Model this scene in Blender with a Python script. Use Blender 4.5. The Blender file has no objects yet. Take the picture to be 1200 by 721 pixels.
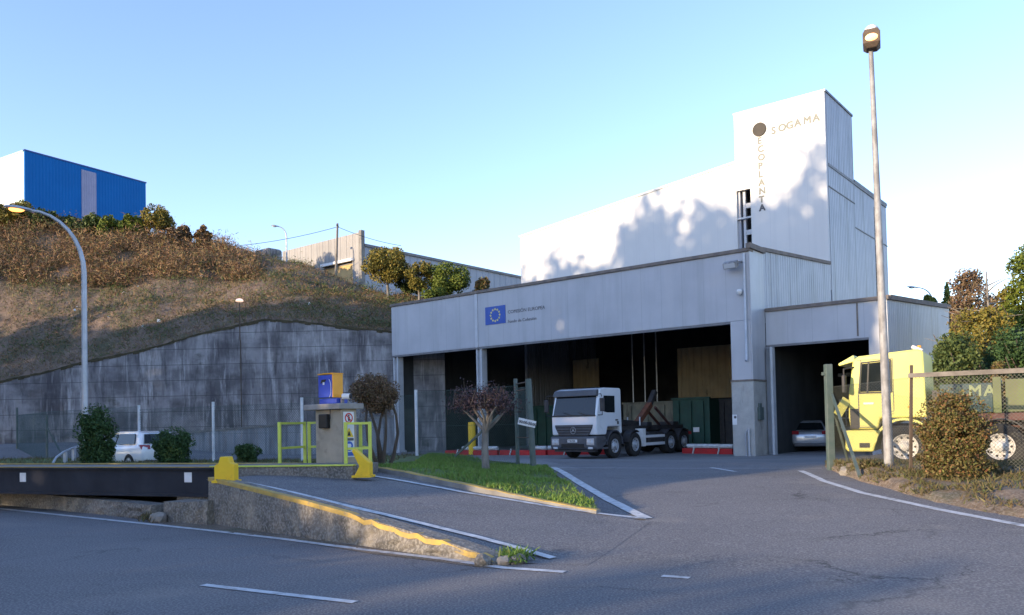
import bpy, bmesh, math, random
import numpy as np
from mathutils import Vector, Matrix
from mathutils.geometry import delaunay_2d_cdt
R = math.radians
sc = bpy.context.scene
C = sc.collection
random.seed(4)
rng = np.random.default_rng(4)

# ------------------------------------------------------------------ camera, sky, sun, exposure
H = 1.75                                   # eye height
F_PX, CX, CY = 942.0, 600.0, 470.0         # focal length and principal point, on a 1200 x 721 frame
PITCH, ROLL = R(1.56), R(1.22)
cam_d = bpy.data.cameras.new('camera'); cam = bpy.data.objects.new('camera', cam_d); C.objects.link(cam)
cam_d.sensor_width = 36; cam_d.lens = F_PX / 1200 * 36
cam_d.shift_y = (CY - 360.5) / 1200
cam_d.clip_end = 4000
CAM_R = Matrix.Rotation(R(90) + PITCH, 3, 'X') @ Matrix.Rotation(-ROLL, 3, 'Z')
cam.matrix_world = Matrix.Translation((0, 0, H)) @ CAM_R.to_4x4()
sc.camera = cam

SUN_AZ, SUN_EL = R(236), R(9.5)
w = bpy.data.worlds.new('World'); sc.world = w; w.use_nodes = True
nt = w.node_tree
sky = nt.nodes.new('ShaderNodeTexSky'); sky.sky_type = 'NISHITA'; sky.sun_disc = False
sky.sun_elevation = SUN_EL; sky.sun_rotation = SUN_AZ
sky.air_density = 1.0; sky.dust_density = 0.1; sky.ozone_density = 2.2
bg = nt.nodes['Background']; bg.inputs[1].default_value = 0.15
tint = nt.nodes.new('ShaderNodeMix'); tint.data_type = 'RGBA'; tint.blend_type = 'MULTIPLY'; tint.inputs[0].default_value = 1
tint.inputs[7].default_value = (1.05, .945, 1.08, 1)
nt.links.new(sky.outputs[0], tint.inputs[6]); nt.links.new(tint.outputs[2], bg.inputs[0])
sd = bpy.data.lights.new('sun', 'SUN'); so = bpy.data.objects.new('sun', sd); C.objects.link(so)
sd.energy = 2.4; sd.angle = R(0.5); sd.color = (1.0, 0.78, 0.52)
sdir = Vector((math.sin(SUN_AZ) * math.cos(SUN_EL), math.cos(SUN_AZ) * math.cos(SUN_EL), math.sin(SUN_EL)))
so.rotation_euler = sdir.to_track_quat('Z', 'Y').to_euler()
sc.view_settings.view_transform = 'Standard'; sc.view_settings.look = 'None'
sc.view_settings.gamma = 1; sc.view_settings.use_curve_mapping = False
sc.view_settings.exposure = 1.75

# ------------------------------------------------------------------ survey: photo pixels -> places
def ray(px, py):
    return CAM_R @ Vector(((px - CX) / F_PX, -(py - CY) / F_PX, -1))
def at(px, py, Y):
    d = ray(px, py); k = Y / d.y
    return Vector((d.x * k, Y, H + d.z * k))
def on_z(px, py, z):
    d = ray(px, py); k = (z - H) / d.z
    return Vector((d.x * k, d.y * k, z))
AZ = R(128.95)
U = Vector((math.sin(AZ), math.cos(AZ), 0)); V = Vector((-U.y, U.x, 0))   # along the facade, into the building
S = 0.93
P2 = Vector((11.011 * S, 36.8 * S, 0))     # front right corner of the bay
UROT = math.atan2(U.y, U.x)
def bl(px, py, d):                         # pixel -> (x, z) on the plane local y = d of the building
    r = ray(px, py); k = (d - (Vector((0, 0, 0)) - P2).dot(V)) / r.dot(V)
    p = r * k
    return (p - P2).dot(U), H + p.z
def bs(px, py, xx):                        # pixel -> (y, z) on the plane local x = xx
    r = ray(px, py); k = (xx - (-P2).dot(U)) / r.dot(U)
    p = r * k
    return (p - P2).dot(V), H + p.z
def smooth(a):
    a = min(1, max(0, a)); return a * a * (3 - 2 * a)
def lerp_tab(tab, x):
    if x <= tab[0][0]: return tab[0][1]
    for (a, b), (c, d) in zip(tab, tab[1:]):
        if x <= c: return b + (d - b) * (x - a) / (c - a)
    return tab[-1][1]
def zg(x, y):                              # paved ground
    s = x * V.x + y * V.y
    z = .38 * smooth((s - 8) / 12) * (1 - .68 * smooth((s - 22) / 8))
    z += .75 * smooth((-x - 13) / 14) * smooth((y - 31) / 14)
    return z
RAMP_POLY = []
def inside(p, poly):
    x, y = p[0], p[1]; c = False
    for i in range(len(poly)):
        x1, y1 = poly[i][:2]; x2, y2 = poly[i - 1][:2]
        if (y1 > y) != (y2 > y) and x < (x2 - x1) * (y - y1) / (y2 - y1) + x1: c = not c
    return c
WALL_PX = [(245, 612, 560), (300, 621, 573), (360, 629.5, 588), (420, 637.5, 604.5), (480, 646, 622.5), (530, 653, 637), (562, 658, 648), (580, 661, 658)]
WALL_T = []
for a_, b_, c_ in WALL_PX:
    f_ = on_z(a_, b_, .02); WALL_T.append((f_.dot(U), H + ray(a_, c_).z * f_.y / ray(a_, c_).y))
def zramp(x, y):
    t = x * U.x + y * U.y
    return min(.80, lerp_tab(WALL_T, t) - .05) if t < WALL_T[-1][0] else -.05
def zs(x, y):
    if RAMP_POLY and inside((x, y), RAMP_POLY): return max(zg(x, y) + .004, zramp(x, y))
    return zg(x, y)
def on_g(px, py, f=None, dz=0):
    f = f or zs
    z = .2
    for _ in range(25):
        p = on_z(px, py, z + dz); z = .5 * z + .5 * f(p.x, p.y)
    return on_z(px, py, z + dz)

# ------------------------------------------------------------------ materials
MATS = {}
def mat(name, c1, c2=None, rough=.8, scale=4., stretch=(1, 1, 1), bump=0., bscale=30., metal=0., streak=None,
        ribs=None, island=None, seams=None, cracks=None, spec=.5, emit=None, coat=0., lo=.35, hi=.65, speck=None, patch=None):
    m = bpy.data.materials.new(name); MATS[name] = m; m.use_nodes = True
    n = m.node_tree.nodes; l = m.node_tree.links; b = n['Principled BSDF']
    b.inputs['Roughness'].default_value = rough; b.inputs['Metallic'].default_value = metal
    b.inputs['Specular IOR Level'].default_value = spec
    if coat: b.inputs['Coat Weight'].default_value = coat
    tc = n.new('ShaderNodeTexCoord')
    def noise(sc_, st, det=5, rg=.6):
        mp = n.new('ShaderNodeMapping'); mp.inputs['Scale'].default_value = st
        l.new(tc.outputs['Object'], mp.inputs[0])
        t = n.new('ShaderNodeTexNoise'); t.inputs['Scale'].default_value = sc_; t.inputs['Detail'].default_value = det
        t.inputs['Roughness'].default_value = rg
        l.new(mp.outputs[0], t.inputs['Vector']); return t.outputs[0]
    def ramp(src, a, bb):
        r = n.new('ShaderNodeMapRange'); r.inputs[1].default_value = a; r.inputs[2].default_value = bb
        l.new(src, r.inputs[0]); return r.outputs[0]
    def mix(fac, A, B, mode='MIX'):
        x = n.new('ShaderNodeMix'); x.data_type = 'RGBA'; x.blend_type = mode
        if hasattr(fac, 'links'): l.new(fac, x.inputs[0])
        else: x.inputs[0].default_value = fac
        for i, q in ((6, A), (7, B)):
            if hasattr(q, 'links'): l.new(q, x.inputs[i])
            else: x.inputs[i].default_value = (*q, 1)
        return x.outputs[2]
    def mul(a, k):
        x = n.new('ShaderNodeMath'); x.operation = 'MULTIPLY'; l.new(a, x.inputs[0])
        if hasattr(k, 'links'): l.new(k, x.inputs[1])
        else: x.inputs[1].default_value = k
        return x.outputs[0]
    col = c1
    if island:
        g = n.new('ShaderNodeNewGeometry'); cr = n.new('ShaderNodeValToRGB'); l.new(g.outputs['Random Per Island'], cr.inputs[0])
        e = cr.color_ramp.elements
        cs = island
        e[0].color = (*cs[0], 1); e[1].color = (*cs[-1], 1)
        for i, q in enumerate(cs[1:-1]):
            x = e.new((i + 1) / (len(cs) - 1)); x.color = (*q, 1)
        col = cr.outputs[0]
    elif c2:
        col = mix(ramp(noise(scale, stretch), lo, hi), c1, c2)
    if patch:
        for (pc, psc, pst, a, bb, amt) in patch:
            col = mix(mul(ramp(noise(psc, pst, 4), a, bb), amt), col, pc)
    if streak:
        for (scol, amt, ssc, sz, a, bb) in streak:
            col = mix(mul(ramp(noise(ssc, (1, 1, sz), 6, .7), a, bb), amt), col, scol)
    if speck:
        col = mix(mul(ramp(noise(speck[1], (1, 1, 1), 2), .45, .62), speck[2]), col, speck[0])
    if cracks:                             # (scale, width, colour, strength): wandering hairline cracks
        wp_ = n.new('ShaderNodeVectorMath'); wp_.operation = 'MULTIPLY_ADD'
        tn = n.new('ShaderNodeTexNoise'); tn.inputs['Scale'].default_value = .9; tn.inputs['Detail'].default_value = 6; tn.inputs['Roughness'].default_value = .7
        l.new(tc.outputs['Object'], tn.inputs['Vector']); l.new(tn.outputs['Color'], wp_.inputs[0])
        wp_.inputs[1].default_value = (1.6, 1.6, 0); l.new(tc.outputs['Object'], wp_.inputs[2])
        vo = n.new('ShaderNodeTexVoronoi'); vo.feature = 'DISTANCE_TO_EDGE'; vo.inputs['Scale'].default_value = cracks[0]; l.new(wp_.outputs[0], vo.inputs['Vector'])
        inv = ramp(vo.outputs['Distance'], cracks[1], 0)
        col = mix(mul(mul(inv, ramp(noise(.35, (1, 1, 1), 2), .48, .6)), cracks[3]), col, cracks[2])
    if seams:
        sw, sh, mw, scl = seams
        sx = n.new('ShaderNodeSeparateXYZ'); l.new(tc.outputs['Object'], sx.inputs[0])
        cb = n.new('ShaderNodeCombineXYZ'); l.new(sx.outputs[0], cb.inputs[0]); l.new(sx.outputs[2], cb.inputs[1])
        br = n.new('ShaderNodeTexBrick'); br.offset = 0; br.inputs['Scale'].default_value = 1
        br.inputs['Brick Width'].default_value = sw; br.inputs['Row Height'].default_value = sh
        br.inputs['Mortar Size'].default_value = mw; br.inputs['Mortar Smooth'].default_value = .3
        l.new(cb.outputs[0], br.inputs[0])
        col = mix(mul(br.outputs['Fac'], .8), col, scl)
    if hasattr(col, 'links'): l.new(col, b.inputs['Base Color'])
    else: b.inputs['Base Color'].default_value = (*col, 1)
    if emit:
        b.inputs['Emission Color'].default_value = (*emit[0], 1); b.inputs['Emission Strength'].default_value = emit[1]
    nrm = None
    if bump:
        bp = n.new('ShaderNodeBump'); bp.inputs['Strength'].default_value = bump; bp.inputs['Distance'].default_value = .02
        l.new(noise(bscale, (1, 1, 1), 4), bp.inputs['Height']); nrm = bp.outputs[0]
    if ribs:
        per, dep, ax = ribs
        sx = n.new('ShaderNodeSeparateXYZ'); l.new(tc.outputs['Object'], sx.inputs[0])
        pg = n.new('ShaderNodeMath'); pg.operation = 'PINGPONG'; pg.inputs[1].default_value = per / 2
        l.new(sx.outputs[ax], pg.inputs[0])
        rr = ramp(pg.outputs[0], per * .12, per * .28)
        bp = n.new('ShaderNodeBump'); bp.inputs['Strength'].default_value = .8; bp.inputs['Distance'].default_value = dep
        l.new(rr, bp.inputs['Height'])
        if nrm: l.new(nrm, bp.inputs['Normal'])
        nrm = bp.outputs[0]
    if nrm: l.new(nrm, b.inputs['Normal'])
    return m

mat('asphalt', (.105, .10, .11), (.145, .137, .142), .9, .3, bump=.6, bscale=110, lo=.3, hi=.7,
    patch=[((.085, .08, .082), .16, (1, 1.8, 1), .5, .66, .7), ((.27, .235, .20), .42, (1, 1, 1), .56, .74, .5), ((.06, .058, .06), 1.1, (1, 1, 1), .64, .72, .6), ((.075, .07, .07), 2.6, (.22, .5, 1), .6, .72, .45)],
    speck=((.34, .33, .31), 38, .55), cracks=(.3, .010, (.035, .034, .034), .8))
mat('ramp_asphalt', (.09, .086, .09), (.135, .128, .13), .9, .6, bump=.6, bscale=110,
    patch=[((.23, .2, .17), .7, (1, 1, 1), .56, .72, .5), ((.055, .053, .055), .9, (1, 1, 1), .6, .7, .6)], speck=((.25, .24, .23), 55, .5), cracks=(.5, .012, (.035, .034, .034), .7))
mat('plaza', (.17, .165, .165), (.22, .21, .20), .9, .4, bump=.4, bscale=80,
    patch=[((.10, .098, .10), .25, (1, 2, 1), .5, .7, .6), ((.06, .058, .055), .8, (1, 1, 1), .62, .7, .5)], speck=((.3, .29, .28), 50, .35), cracks=(.4, .01, (.05, .05, .05), .6))
mat('patch_asphalt', (.05, .05, .055), (.075, .075, .08), .85, 3, bump=.5, bscale=120)
mat('hill_soil', (.16, .108, .075), (.23, .16, .11), .95, .9, bump=1., bscale=9, patch=[((.045, .06, .02), .6, (1, 1, 1), .5, .66, .75), ((.04, .03, .028), 1.7, (1, 1, 1), .54, .68, .7)], speck=((.2, .16, .12), 9, .3))
mat('earth', (.10, .075, .045), (.17, .12, .075), .95, 1.2, bump=.7, bscale=14, patch=[((.07, .085, .03), .8, (1, 1, 1), .5, .65, .6)])
mat('bank_earth', (.10, .072, .05), (.19, .135, .09), .95, 2.0, bump=.9, bscale=12,
    patch=[((.06, .07, .03), 1.1, (1, 1, 1), .5, .65, .6), ((.36, .3, .24), 2.1, (1, 1, 1), .6, .75, .5)], speck=((.4, .36, .3), 25, .3))
mat('turf', (.075, .12, .03), (.12, .17, .045), .95, 1.5, bump=.6, bscale=30, patch=[((.12, .1, .05), .5, (1, 1, 1), .5, .7, .7)])
mat('line_paint', (.62, .62, .62), (.45, .45, .45), .7, 6, bump=.2, bscale=60, patch=[((.15, .15, .15), 5, (1, 1, 1), .55, .7, .75)])
mat('yellow_edge', (.50, .33, .07), (.36, .25, .08), .7, 5, patch=[((.2, .18, .14), 4, (1, 1, 1), .58, .70, .7)], bump=.4)
mat('kerb', (.26, .25, .23), (.17, .16, .15), .9, 3, bump=.5, bscale=25)
mat('rough_concrete', (.20, .175, .145), (.095, .088, .08), .92, 1.6, bump=1., bscale=18,
    patch=[((.42, .35, .25), 1.1, (1, 1, 1), .55, .72, .6), ((.05, .05, .045), 2.3, (1, 1, .6), .55, .7, .7)], speck=((.45, .42, .38), 22, .35))
mat('wall_concrete', (.37, .36, .36), (.23, .22, .23), .9, .7, bump=.6, bscale=10,
    streak=[((.065, .06, .068), .8, .8, .22, .44, .64), ((.62, .61, .61), .75, 1.0, .13, .56, .68), ((.52, .51, .50), .5, 3.4, .07, .54, .68), ((.045, .043, .045), .75, 2.6, .16, .54, .7)],
    patch=[((.08, .075, .08), .3, (1, 1, 1.8), .46, .6, .7), ((.30, .28, .26), .8, (1, 1, 1), .58, .7, .5), ((.05, .055, .035), .5, (1, 1, 2.), .6, .7, .6)], seams=(60, .96, .018, (.05, .05, .055)))
mat('ribbed_concrete', (.33, .34, .36), (.24, .25, .27), .9, .8, bump=.3, ribs=(.85, .12, 0),
    streak=[((.12, .12, .13), .7, 2.2, .1, .45, .65)])
mat('moss', (.05, .045, .025), (.09, .075, .04), .95, 4, bump=1., bscale=12)
WH = (.66, .655, .64)
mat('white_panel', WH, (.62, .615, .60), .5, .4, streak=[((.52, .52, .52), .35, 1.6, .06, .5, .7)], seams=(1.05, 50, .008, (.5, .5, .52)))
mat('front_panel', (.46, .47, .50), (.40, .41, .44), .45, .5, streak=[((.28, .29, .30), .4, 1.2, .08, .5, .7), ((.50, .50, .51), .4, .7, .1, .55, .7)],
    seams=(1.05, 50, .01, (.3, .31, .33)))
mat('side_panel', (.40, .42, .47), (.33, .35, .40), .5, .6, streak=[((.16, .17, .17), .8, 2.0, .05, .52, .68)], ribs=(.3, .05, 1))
mat('grey_trim', (.2, .2, .21), (.14, .14, .15), .6, 2)
mat('rust_trim', (.22, .18, .15), (.14, .12, .11), .8, 3, bump=.3)
mat('column_paint', (.55, .57, .6), (.45, .47, .5), .6, 2, streak=[((.25, .25, .25), .5, 3, .1, .5, .7)])
mat('plinth', (.46, .45, .42), (.36, .35, .33), .9, 2, bump=.5, bscale=40, streak=[((.1, .1, .09), .75, 2, .25, .56, .72)], speck=((.3, .3, .28), 30, .3))
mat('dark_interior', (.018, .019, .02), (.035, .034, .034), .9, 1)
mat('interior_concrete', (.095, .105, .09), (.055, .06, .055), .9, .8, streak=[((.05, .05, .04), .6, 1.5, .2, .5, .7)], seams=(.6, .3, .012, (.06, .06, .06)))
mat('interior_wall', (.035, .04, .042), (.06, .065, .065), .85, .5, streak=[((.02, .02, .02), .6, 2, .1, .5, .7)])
mat('tan_sheet', (.36, .28, .16), (.28, .22, .125), .7, 1, ribs=(.5, .05, 0), streak=[((.08, .06, .03), .85, 2.3, .25, .58, .68)])
mat('black', (.008, .008, .009), None, .5)
mat('rubber', (.014, .014, .015), (.03, .028, .026), .85, 8)
mat('chassis', (.025, .025, .03), (.05, .045, .042), .6, 5)
mat('chassis_red', (.13, .045, .035), (.07, .035, .03), .7, 4)
mat('rust_arm', (.22, .075, .035), (.10, .045, .03), .75, 4)
mat('truck_white', (.72, .74, .77), (.66, .68, .7), .25, .8, coat=.5)
mat('truck_grey', (.085, .088, .10), (.065, .066, .074), .5, 3)
mat('truck_yellow', (.74, .69, .17), (.64, .59, .14), .4, 1.5, coat=.3, streak=[((.3, .24, .09), .4, 1.2, .3, .58, .75)], lo=.3, hi=.7)
mat('glass', (.012, .016, .018), None, .05, spec=.5)
mat('lamp_glass', (.55, .57, .6), None, .15, spec=.8)
mat('steel', (.5, .5, .51), (.38, .38, .39), .4, 8, metal=.5)
mat('rim_paint', (.62, .60, .55), (.40, .37, .32), .5, 6)
mat('galv', (.48, .50, .54), (.38, .40, .43), .45, 3, metal=.3)
mat('galv_worn', (.34, .34, .345), (.20, .195, .195), .6, 5, stretch=(1, 1, .5), lo=.4, hi=.6)
mat('white_post', (.68, .70, .74), (.5, .52, .55), .6, 4)
mat('green_post', (.06, .095, .085), (.10, .125, .115), .55, 4, streak=[((.2, .2, .19), .5, 6, .2, .55, .7)])
mat('green_wire', (.045, .085, .075), None, .5)
mat('grey_wire', (.075, .08, .07), None, .5)
mat('rust_post', (.12, .085, .06), (.08, .06, .045), .8, 6)
mat('wood_rail', (.22, .195, .17), (.13, .115, .10), .85, 5)
mat('beam_black', (.012, .014, .021), (.024, .026, .036), .85, 1.5, patch=[((.14, .08, .05), 5, (1, 1, 1), .70, .76, .6)])
mat('deck_steel', (.12, .12, .125), (.18, .17, .16), .6, 2, bump=.3)
mat('rail_yellow', (.62, .68, .10), (.52, .55, .09), .55, 5)
mat('guide_yellow', (.82, .52, .012), (.75, .45, .012), .6, 3, patch=[((.3, .2, .05), 6, (1, 1, 1), .62, .72, .6)])
mat('pillar_concrete', (.46, .38, .28), (.36, .30, .22), .9, 2, bump=.6, bscale=45, patch=[((.2, .17, .13), 3, (1, 1, 1), .55, .7, .5)])
mat('slab', (.34, .31, .28), (.25, .23, .21), .9, 4, bump=.4)
mat('blue_box', (.025, .07, .46), (.02, .055, .38), .4, 3)
mat('orange_box', (.85, .36, .012), (.75, .31, .012), .4, 3)
mat('sign_white', (.78, .78, .78), (.65, .65, .64), .5, 4)
mat('sign_red', (.55, .03, .03), None, .5)
mat('sign_blue', (.03, .12, .50), None, .5)
mat('sign_yellow', (.8, .55, .04), None, .5)
mat('flag_blue', (.035, .10, .42), (.03, .085, .36), .5, 3)
mat('flag_star', (.75, .65, .2), None, .5)
mat('pale_letter', (.20, .205, .18), None, .6)
mat('dark_letter', (.10, .10, .11), None, .6)
mat('sign_disc', (.035, .03, .022), (.05, .04, .03), .7, 4)
mat('green_skip', (.014, .07, .048), (.01, .05, .036), .6, 1.5, streak=[((.06, .04, .02), .5, 3, .2, .6, .75)])
mat('grey_skip', (.25, .25, .19), (.16, .16, .13), .7, 1.5, streak=[((.05, .05, .04), .7, 2, .2, .52, .65)])
mat('barrier_red', (.50, .02, .02), (.38, .02, .02), .7, 3)
mat('barrier_white', (.66, .66, .64), (.45, .45, .43), .7, 4)
mat('blue_cladding', (.003, .135, .43), (.003, .122, .39), .75, .3, spec=.2, ribs=(.4, .04, 0))
mat('blue_edge', (.012, .06, .26), None, .5)
mat('plastic_sheet', (.30, .30, .45), (.24, .25, .38), .5, .5, ribs=(.3, .04, 0))
mat('mint', (.45, .62, .62), None, .6)
mat('grey_cladding', (.33, .315, .30), (.27, .26, .25), .7, .5, ribs=(.9, .12, 0), streak=[((.2, .19, .18), .5, 1.2, .05, .5, .7)])
mat('shaded_grey_cladding', (.34, .37, .43), (.3, .33, .38), .6, .5, ribs=(1., .1, 1))  # shaded copy of the grey cladding, its bluish shade mixed into the colour
mat('tan_door', (.62, .42, .17), (.5, .33, .14), .7, 1)
mat('car_white', (.76, .78, .80), None, .2, coat=.6)
mat('car_silver', (.50, .51, .54), None, .25, metal=.4, coat=.5)
mat('tail_red', (.28, .02, .025), None, .2, coat=.4)
mat('bark_dark', (.07, .055, .042), (.13, .10, .075), .95, 6, stretch=(1, 1, .3), bump=.8, bscale=20)
mat('bark_pale', (.25, .225, .195), (.13, .115, .10), .95, 6, stretch=(1, 1, .4), bump=.7, bscale=20)
mat('stone', (.30, .27, .24), (.2, .18, .15), .95, 5, bump=.8, bscale=12)
mat('brick_bit', (.45, .3, .2), (.55, .45, .36), .9, 8)
mat('litter', (.7, .7, .68), None, .7)
mat('lamp_lit', (.8, .6, .4), None, .4, emit=((1., .33, .07), 1.1))
mat('lamp_lit_warm', (.75, .7, .66), None, .4, emit=((1., .6, .4), .35))
def leafmat(name, cols, rough=.65): mat(name, cols[0], None, rough, island=cols, spec=.25)
leafmat('leaf_dark', [(.024, .057, .021), (.045, .090, .030), (.068, .120, .038), (.030, .068, .027)])
leafmat('leaf_mid', [(.044, .075, .025), (.075, .106, .031), (.106, .131, .037), (.056, .088, .027)])
leafmat('leaf_gold', [(.15, .13, .028), (.22, .165, .032), (.15, .16, .035), (.25, .175, .035), (.09, .11, .026)])
leafmat('leaf_lime', [(.10, .14, .02), (.15, .18, .025), (.08, .12, .02), (.17, .19, .04)])
leafmat('leaf_rust', [(.19, .075, .042), (.13, .12, .036), (.08, .10, .03), (.24, .105, .05), (.14, .15, .036), (.09, .05, .03), (.19, .15, .055), (.065, .082, .025)])
leafmat('leaf_brown', [(.199, .128, .077), (.126, .082, .055), (.273, .182, .100), (.115, .100, .051), (.179, .092, .066)])
leafmat('leaf_purple', [(.077, .050, .062), (.056, .036, .042), (.119, .081, .087), (.042, .031, .035)])
leafmat('dry_brush', [(.259, .141, .076), (.183, .098, .057), (.367, .225, .107), (.129, .080, .050), (.183, .159, .057), (.216, .109, .063), (.119, .132, .038)])
leafmat('dry_grass', [(.223, .138, .085), (.166, .101, .069), (.356, .243, .132), (.134, .121, .051), (.101, .126, .036), (.200, .112, .081)])
leafmat('green_grass', [(.088, .149, .028), (.131, .228, .038), (.175, .289, .052), (.105, .175, .035), (.210, .228, .070)])
leafmat('weedy', [(.072, .096, .024), (.132, .096, .048), (.096, .072, .036), (.156, .132, .060), (.060, .084, .024)])

# ------------------------------------------------------------------ mesh helpers
class MB:
    def __init__(s): s.v = []; s.f = []; s.m = []; s.mi = 0
    def add(s, vs, fs):
        o = len(s.v); s.v += [tuple(p) for p in vs]
        for f in fs: s.f.append(tuple(i + o for i in f)); s.m.append(s.mi)
        return s
    def box(s, x0, x1, y0, y1, z0, z1, M=None):
        vs = [Vector((x, y, z)) for z in (z0, z1) for y in (y0, y1) for x in (x0, x1)]
        if M is not None: vs = [M @ p for p in vs]
        return s.add(vs, [(0, 2, 3, 1), (4, 5, 7, 6), (0, 1, 5, 4), (2, 6, 7, 3), (0, 4, 6, 2), (1, 3, 7, 5)])
    def bar(s, a, b, w_, h_, up=(0, 0, 1)):
        a, b = Vector(a), Vector(b); d = (b - a).normalized(); up = Vector(up)
        if abs(d.dot(up)) > .98: up = Vector((0, 1, 0))
        r = d.cross(up).normalized(); u = r.cross(d)
        vs = [p + r * sx * w_ / 2 + u * sz * h_ / 2 for p in (a, b) for sx, sz in ((-1, -1), (1, -1), (1, 1), (-1, 1))]
        return s.add(vs, [(3, 2, 1, 0), (4, 5, 6, 7), (0, 1, 5, 4), (1, 2, 6, 5), (2, 3, 7, 6), (3, 0, 4, 7)])
    def tube(s, pts, rad, n=8, cap=True):
        pts = [Vector(p) for p in pts]
        rs = rad if hasattr(rad, '__len__') else [rad] * len(pts)
        vs = []; prev = None
        for i, p in enumerate(pts):
            d = (pts[min(i + 1, len(pts) - 1)] - pts[max(i - 1, 0)]).normalized()
            if prev is None:
                a = Vector((0, 0, 1)) if abs(d.z) < .9 else Vector((1, 0, 0))
                r = d.cross(a).normalized()
            else: r = (prev - d * prev.dot(d)).normalized()
            prev = r; u = d.cross(r)
            vs += [p + (r * math.cos(2 * math.pi * k / n) + u * math.sin(2 * math.pi * k / n)) * rs[i] for k in range(n)]
        fs = []
        for i in range(len(pts) - 1):
            for k in range(n):
                fs.append((i * n + k, i * n + (k + 1) % n, (i + 1) * n + (k + 1) % n, (i + 1) * n + k))
        if cap:
            fs.append(tuple(range(n - 1, -1, -1))); fs.append(tuple((len(pts) - 1) * n + k for k in range(n)))
        return s.add(vs, fs)
    def prism(s, poly, a, b, conv):          # poly of 2D points extruded from a to b; conv(u, v, e) -> xyz
        n = len(poly)
        vs = [conv(p[0], p[1], e) for e in (a, b) for p in poly]
        fs = [tuple(range(n - 1, -1, -1)), tuple(range(n, 2 * n))]
        fs += [(i, (i + 1) % n, n + (i + 1) % n, n + i) for i in range(n)]
        return s.add(vs, fs)
    def lathe(s, prof, conv, n=24):          # prof (r, h); conv(a, b, h)
        vs = [conv(r * math.cos(2 * math.pi * k / n), r * math.sin(2 * math.pi * k / n), h) for r, h in prof for k in range(n)]
        fs = [(i * n + k, i * n + (k + 1) % n, (i + 1) * n + (k + 1) % n, (i + 1) * n + k) for i in range(len(prof) - 1) for k in range(n)]
        return s.add(vs, fs)
    def build(s, name, m, parent=None, smooth_=False, bev=0., recalc=True, label=None):
        me = bpy.data.meshes.new(name); me.from_pydata(s.v, [], s.f)
        ms = m if isinstance(m, (list, tuple)) else [m]
        for q in ms: me.materials.append(MATS[q])
        if len(ms) > 1: me.polygons.foreach_set('material_index', s.m)
        if recalc:
            bm = bmesh.new(); bm.from_mesh(me); bmesh.ops.recalc_face_normals(bm, faces=bm.faces); bm.to_mesh(me); bm.free()
        o = bpy.data.objects.new(name, me); C.objects.link(o)
        if parent: o.parent = parent
        if smooth_:
            me.polygons.foreach_set('use_smooth', [True] * len(me.polygons))
            me.set_sharp_from_angle(angle=R(smooth_ if smooth_ > 1 else 40))
        if bev:
            b = o.modifiers.new('bevel', 'BEVEL'); b.width = bev; b.segments = 2; b.limit_method = 'ANGLE'; b.angle_limit = R(40)
        if label: o['label'] = label
        return o
def tag(o, label, cat, group=None):
    o['label'] = label; o['category'] = cat
    if group: o['group'] = group
    return o
def struct(o, kind='structure'): o['kind'] = kind; return o
def thing(name, label, cat, loc=(0, 0, 0), rz=0., group=None):
    o = bpy.data.objects.new(name, None); C.objects.link(o); o.location = loc; o.rotation_euler = (0, 0, rz)
    o.empty_display_size = .3
    return tag(o, label, cat, group)
def copy_tree(o, parent=None):
    c = o.copy(); C.objects.link(c)
    if parent: c.parent = parent
    for ch in list(o.children): copy_tree(ch, c)
    return c
def sheet(name, poly, step, zf, m, kind='structure'):
    """a ground sheet filling a polygon, following the height function"""
    bp = []
    for i in range(len(poly)):
        a = Vector(poly[i][:2]); b = Vector(poly[(i + 1) % len(poly)][:2]); k = max(1, int((b - a).length / step))
        bp += [a.lerp(b, j / k) for j in range(k)]
    nb = len(bp); pts = list(bp)
    xs = [p.x for p in bp]; ys = [p.y for p in bp]
    y = min(ys) + step / 2
    while y < max(ys):
        x = min(xs) + step / 2
        while x < max(xs):
            if inside((x, y), bp): pts.append(Vector((x + random.uniform(-.2, .2) * step, y + random.uniform(-.2, .2) * step)))
            x += step
        y += step
    r = delaunay_2d_cdt(pts, [(i, (i + 1) % nb) for i in range(nb)], [], 1, 1e-4)
    me = bpy.data.meshes.new(name)
    me.from_pydata([(p.x, p.y, zf(p.x, p.y)) for p in r[0]], [], [list(f) for f in r[2]])
    me.materials.append(MATS[m])
    bm = bmesh.new(); bm.from_mesh(me)
    for f in bm.faces:
        f.normal_update()
        if f.normal.z < 0: f.normal_flip()
        f.smooth = True
    bm.to_mesh(me); bm.free()
    o = bpy.data.objects.new(name, me); C.objects.link(o)
    return struct(o, kind)
def band(name, pts, wd, m, zf, dz=.008, step=.5):
    """a painted line along ground points"""
    P = []
    for a, b in zip(pts, pts[1:]):
        a, b = Vector(a[:2]), Vector(b[:2]); k = max(1, int((b - a).length / step))
        P += [a.lerp(b, j / k) for j in range(k)]
    P.append(Vector(pts[-1][:2]))
    vs = []; fs = []
    for i, p in enumerate(P):
        d = (P[min(i + 1, len(P) - 1)] - P[max(i - 1, 0)]).normalized(); n = Vector((-d.y, d.x))
        for sg in (1, -1):
            q = p + n * sg * wd * .5 * (1 + random.uniform(-.06, .06)); vs.append((q.x, q.y, zf(q.x, q.y) + dz))
    fs = [(2 * i, 2 * i + 1, 2 * i + 3, 2 * i + 2) for i in range(len(P) - 1)]
    return struct(MB().add(vs, fs).build(name, m))
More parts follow.
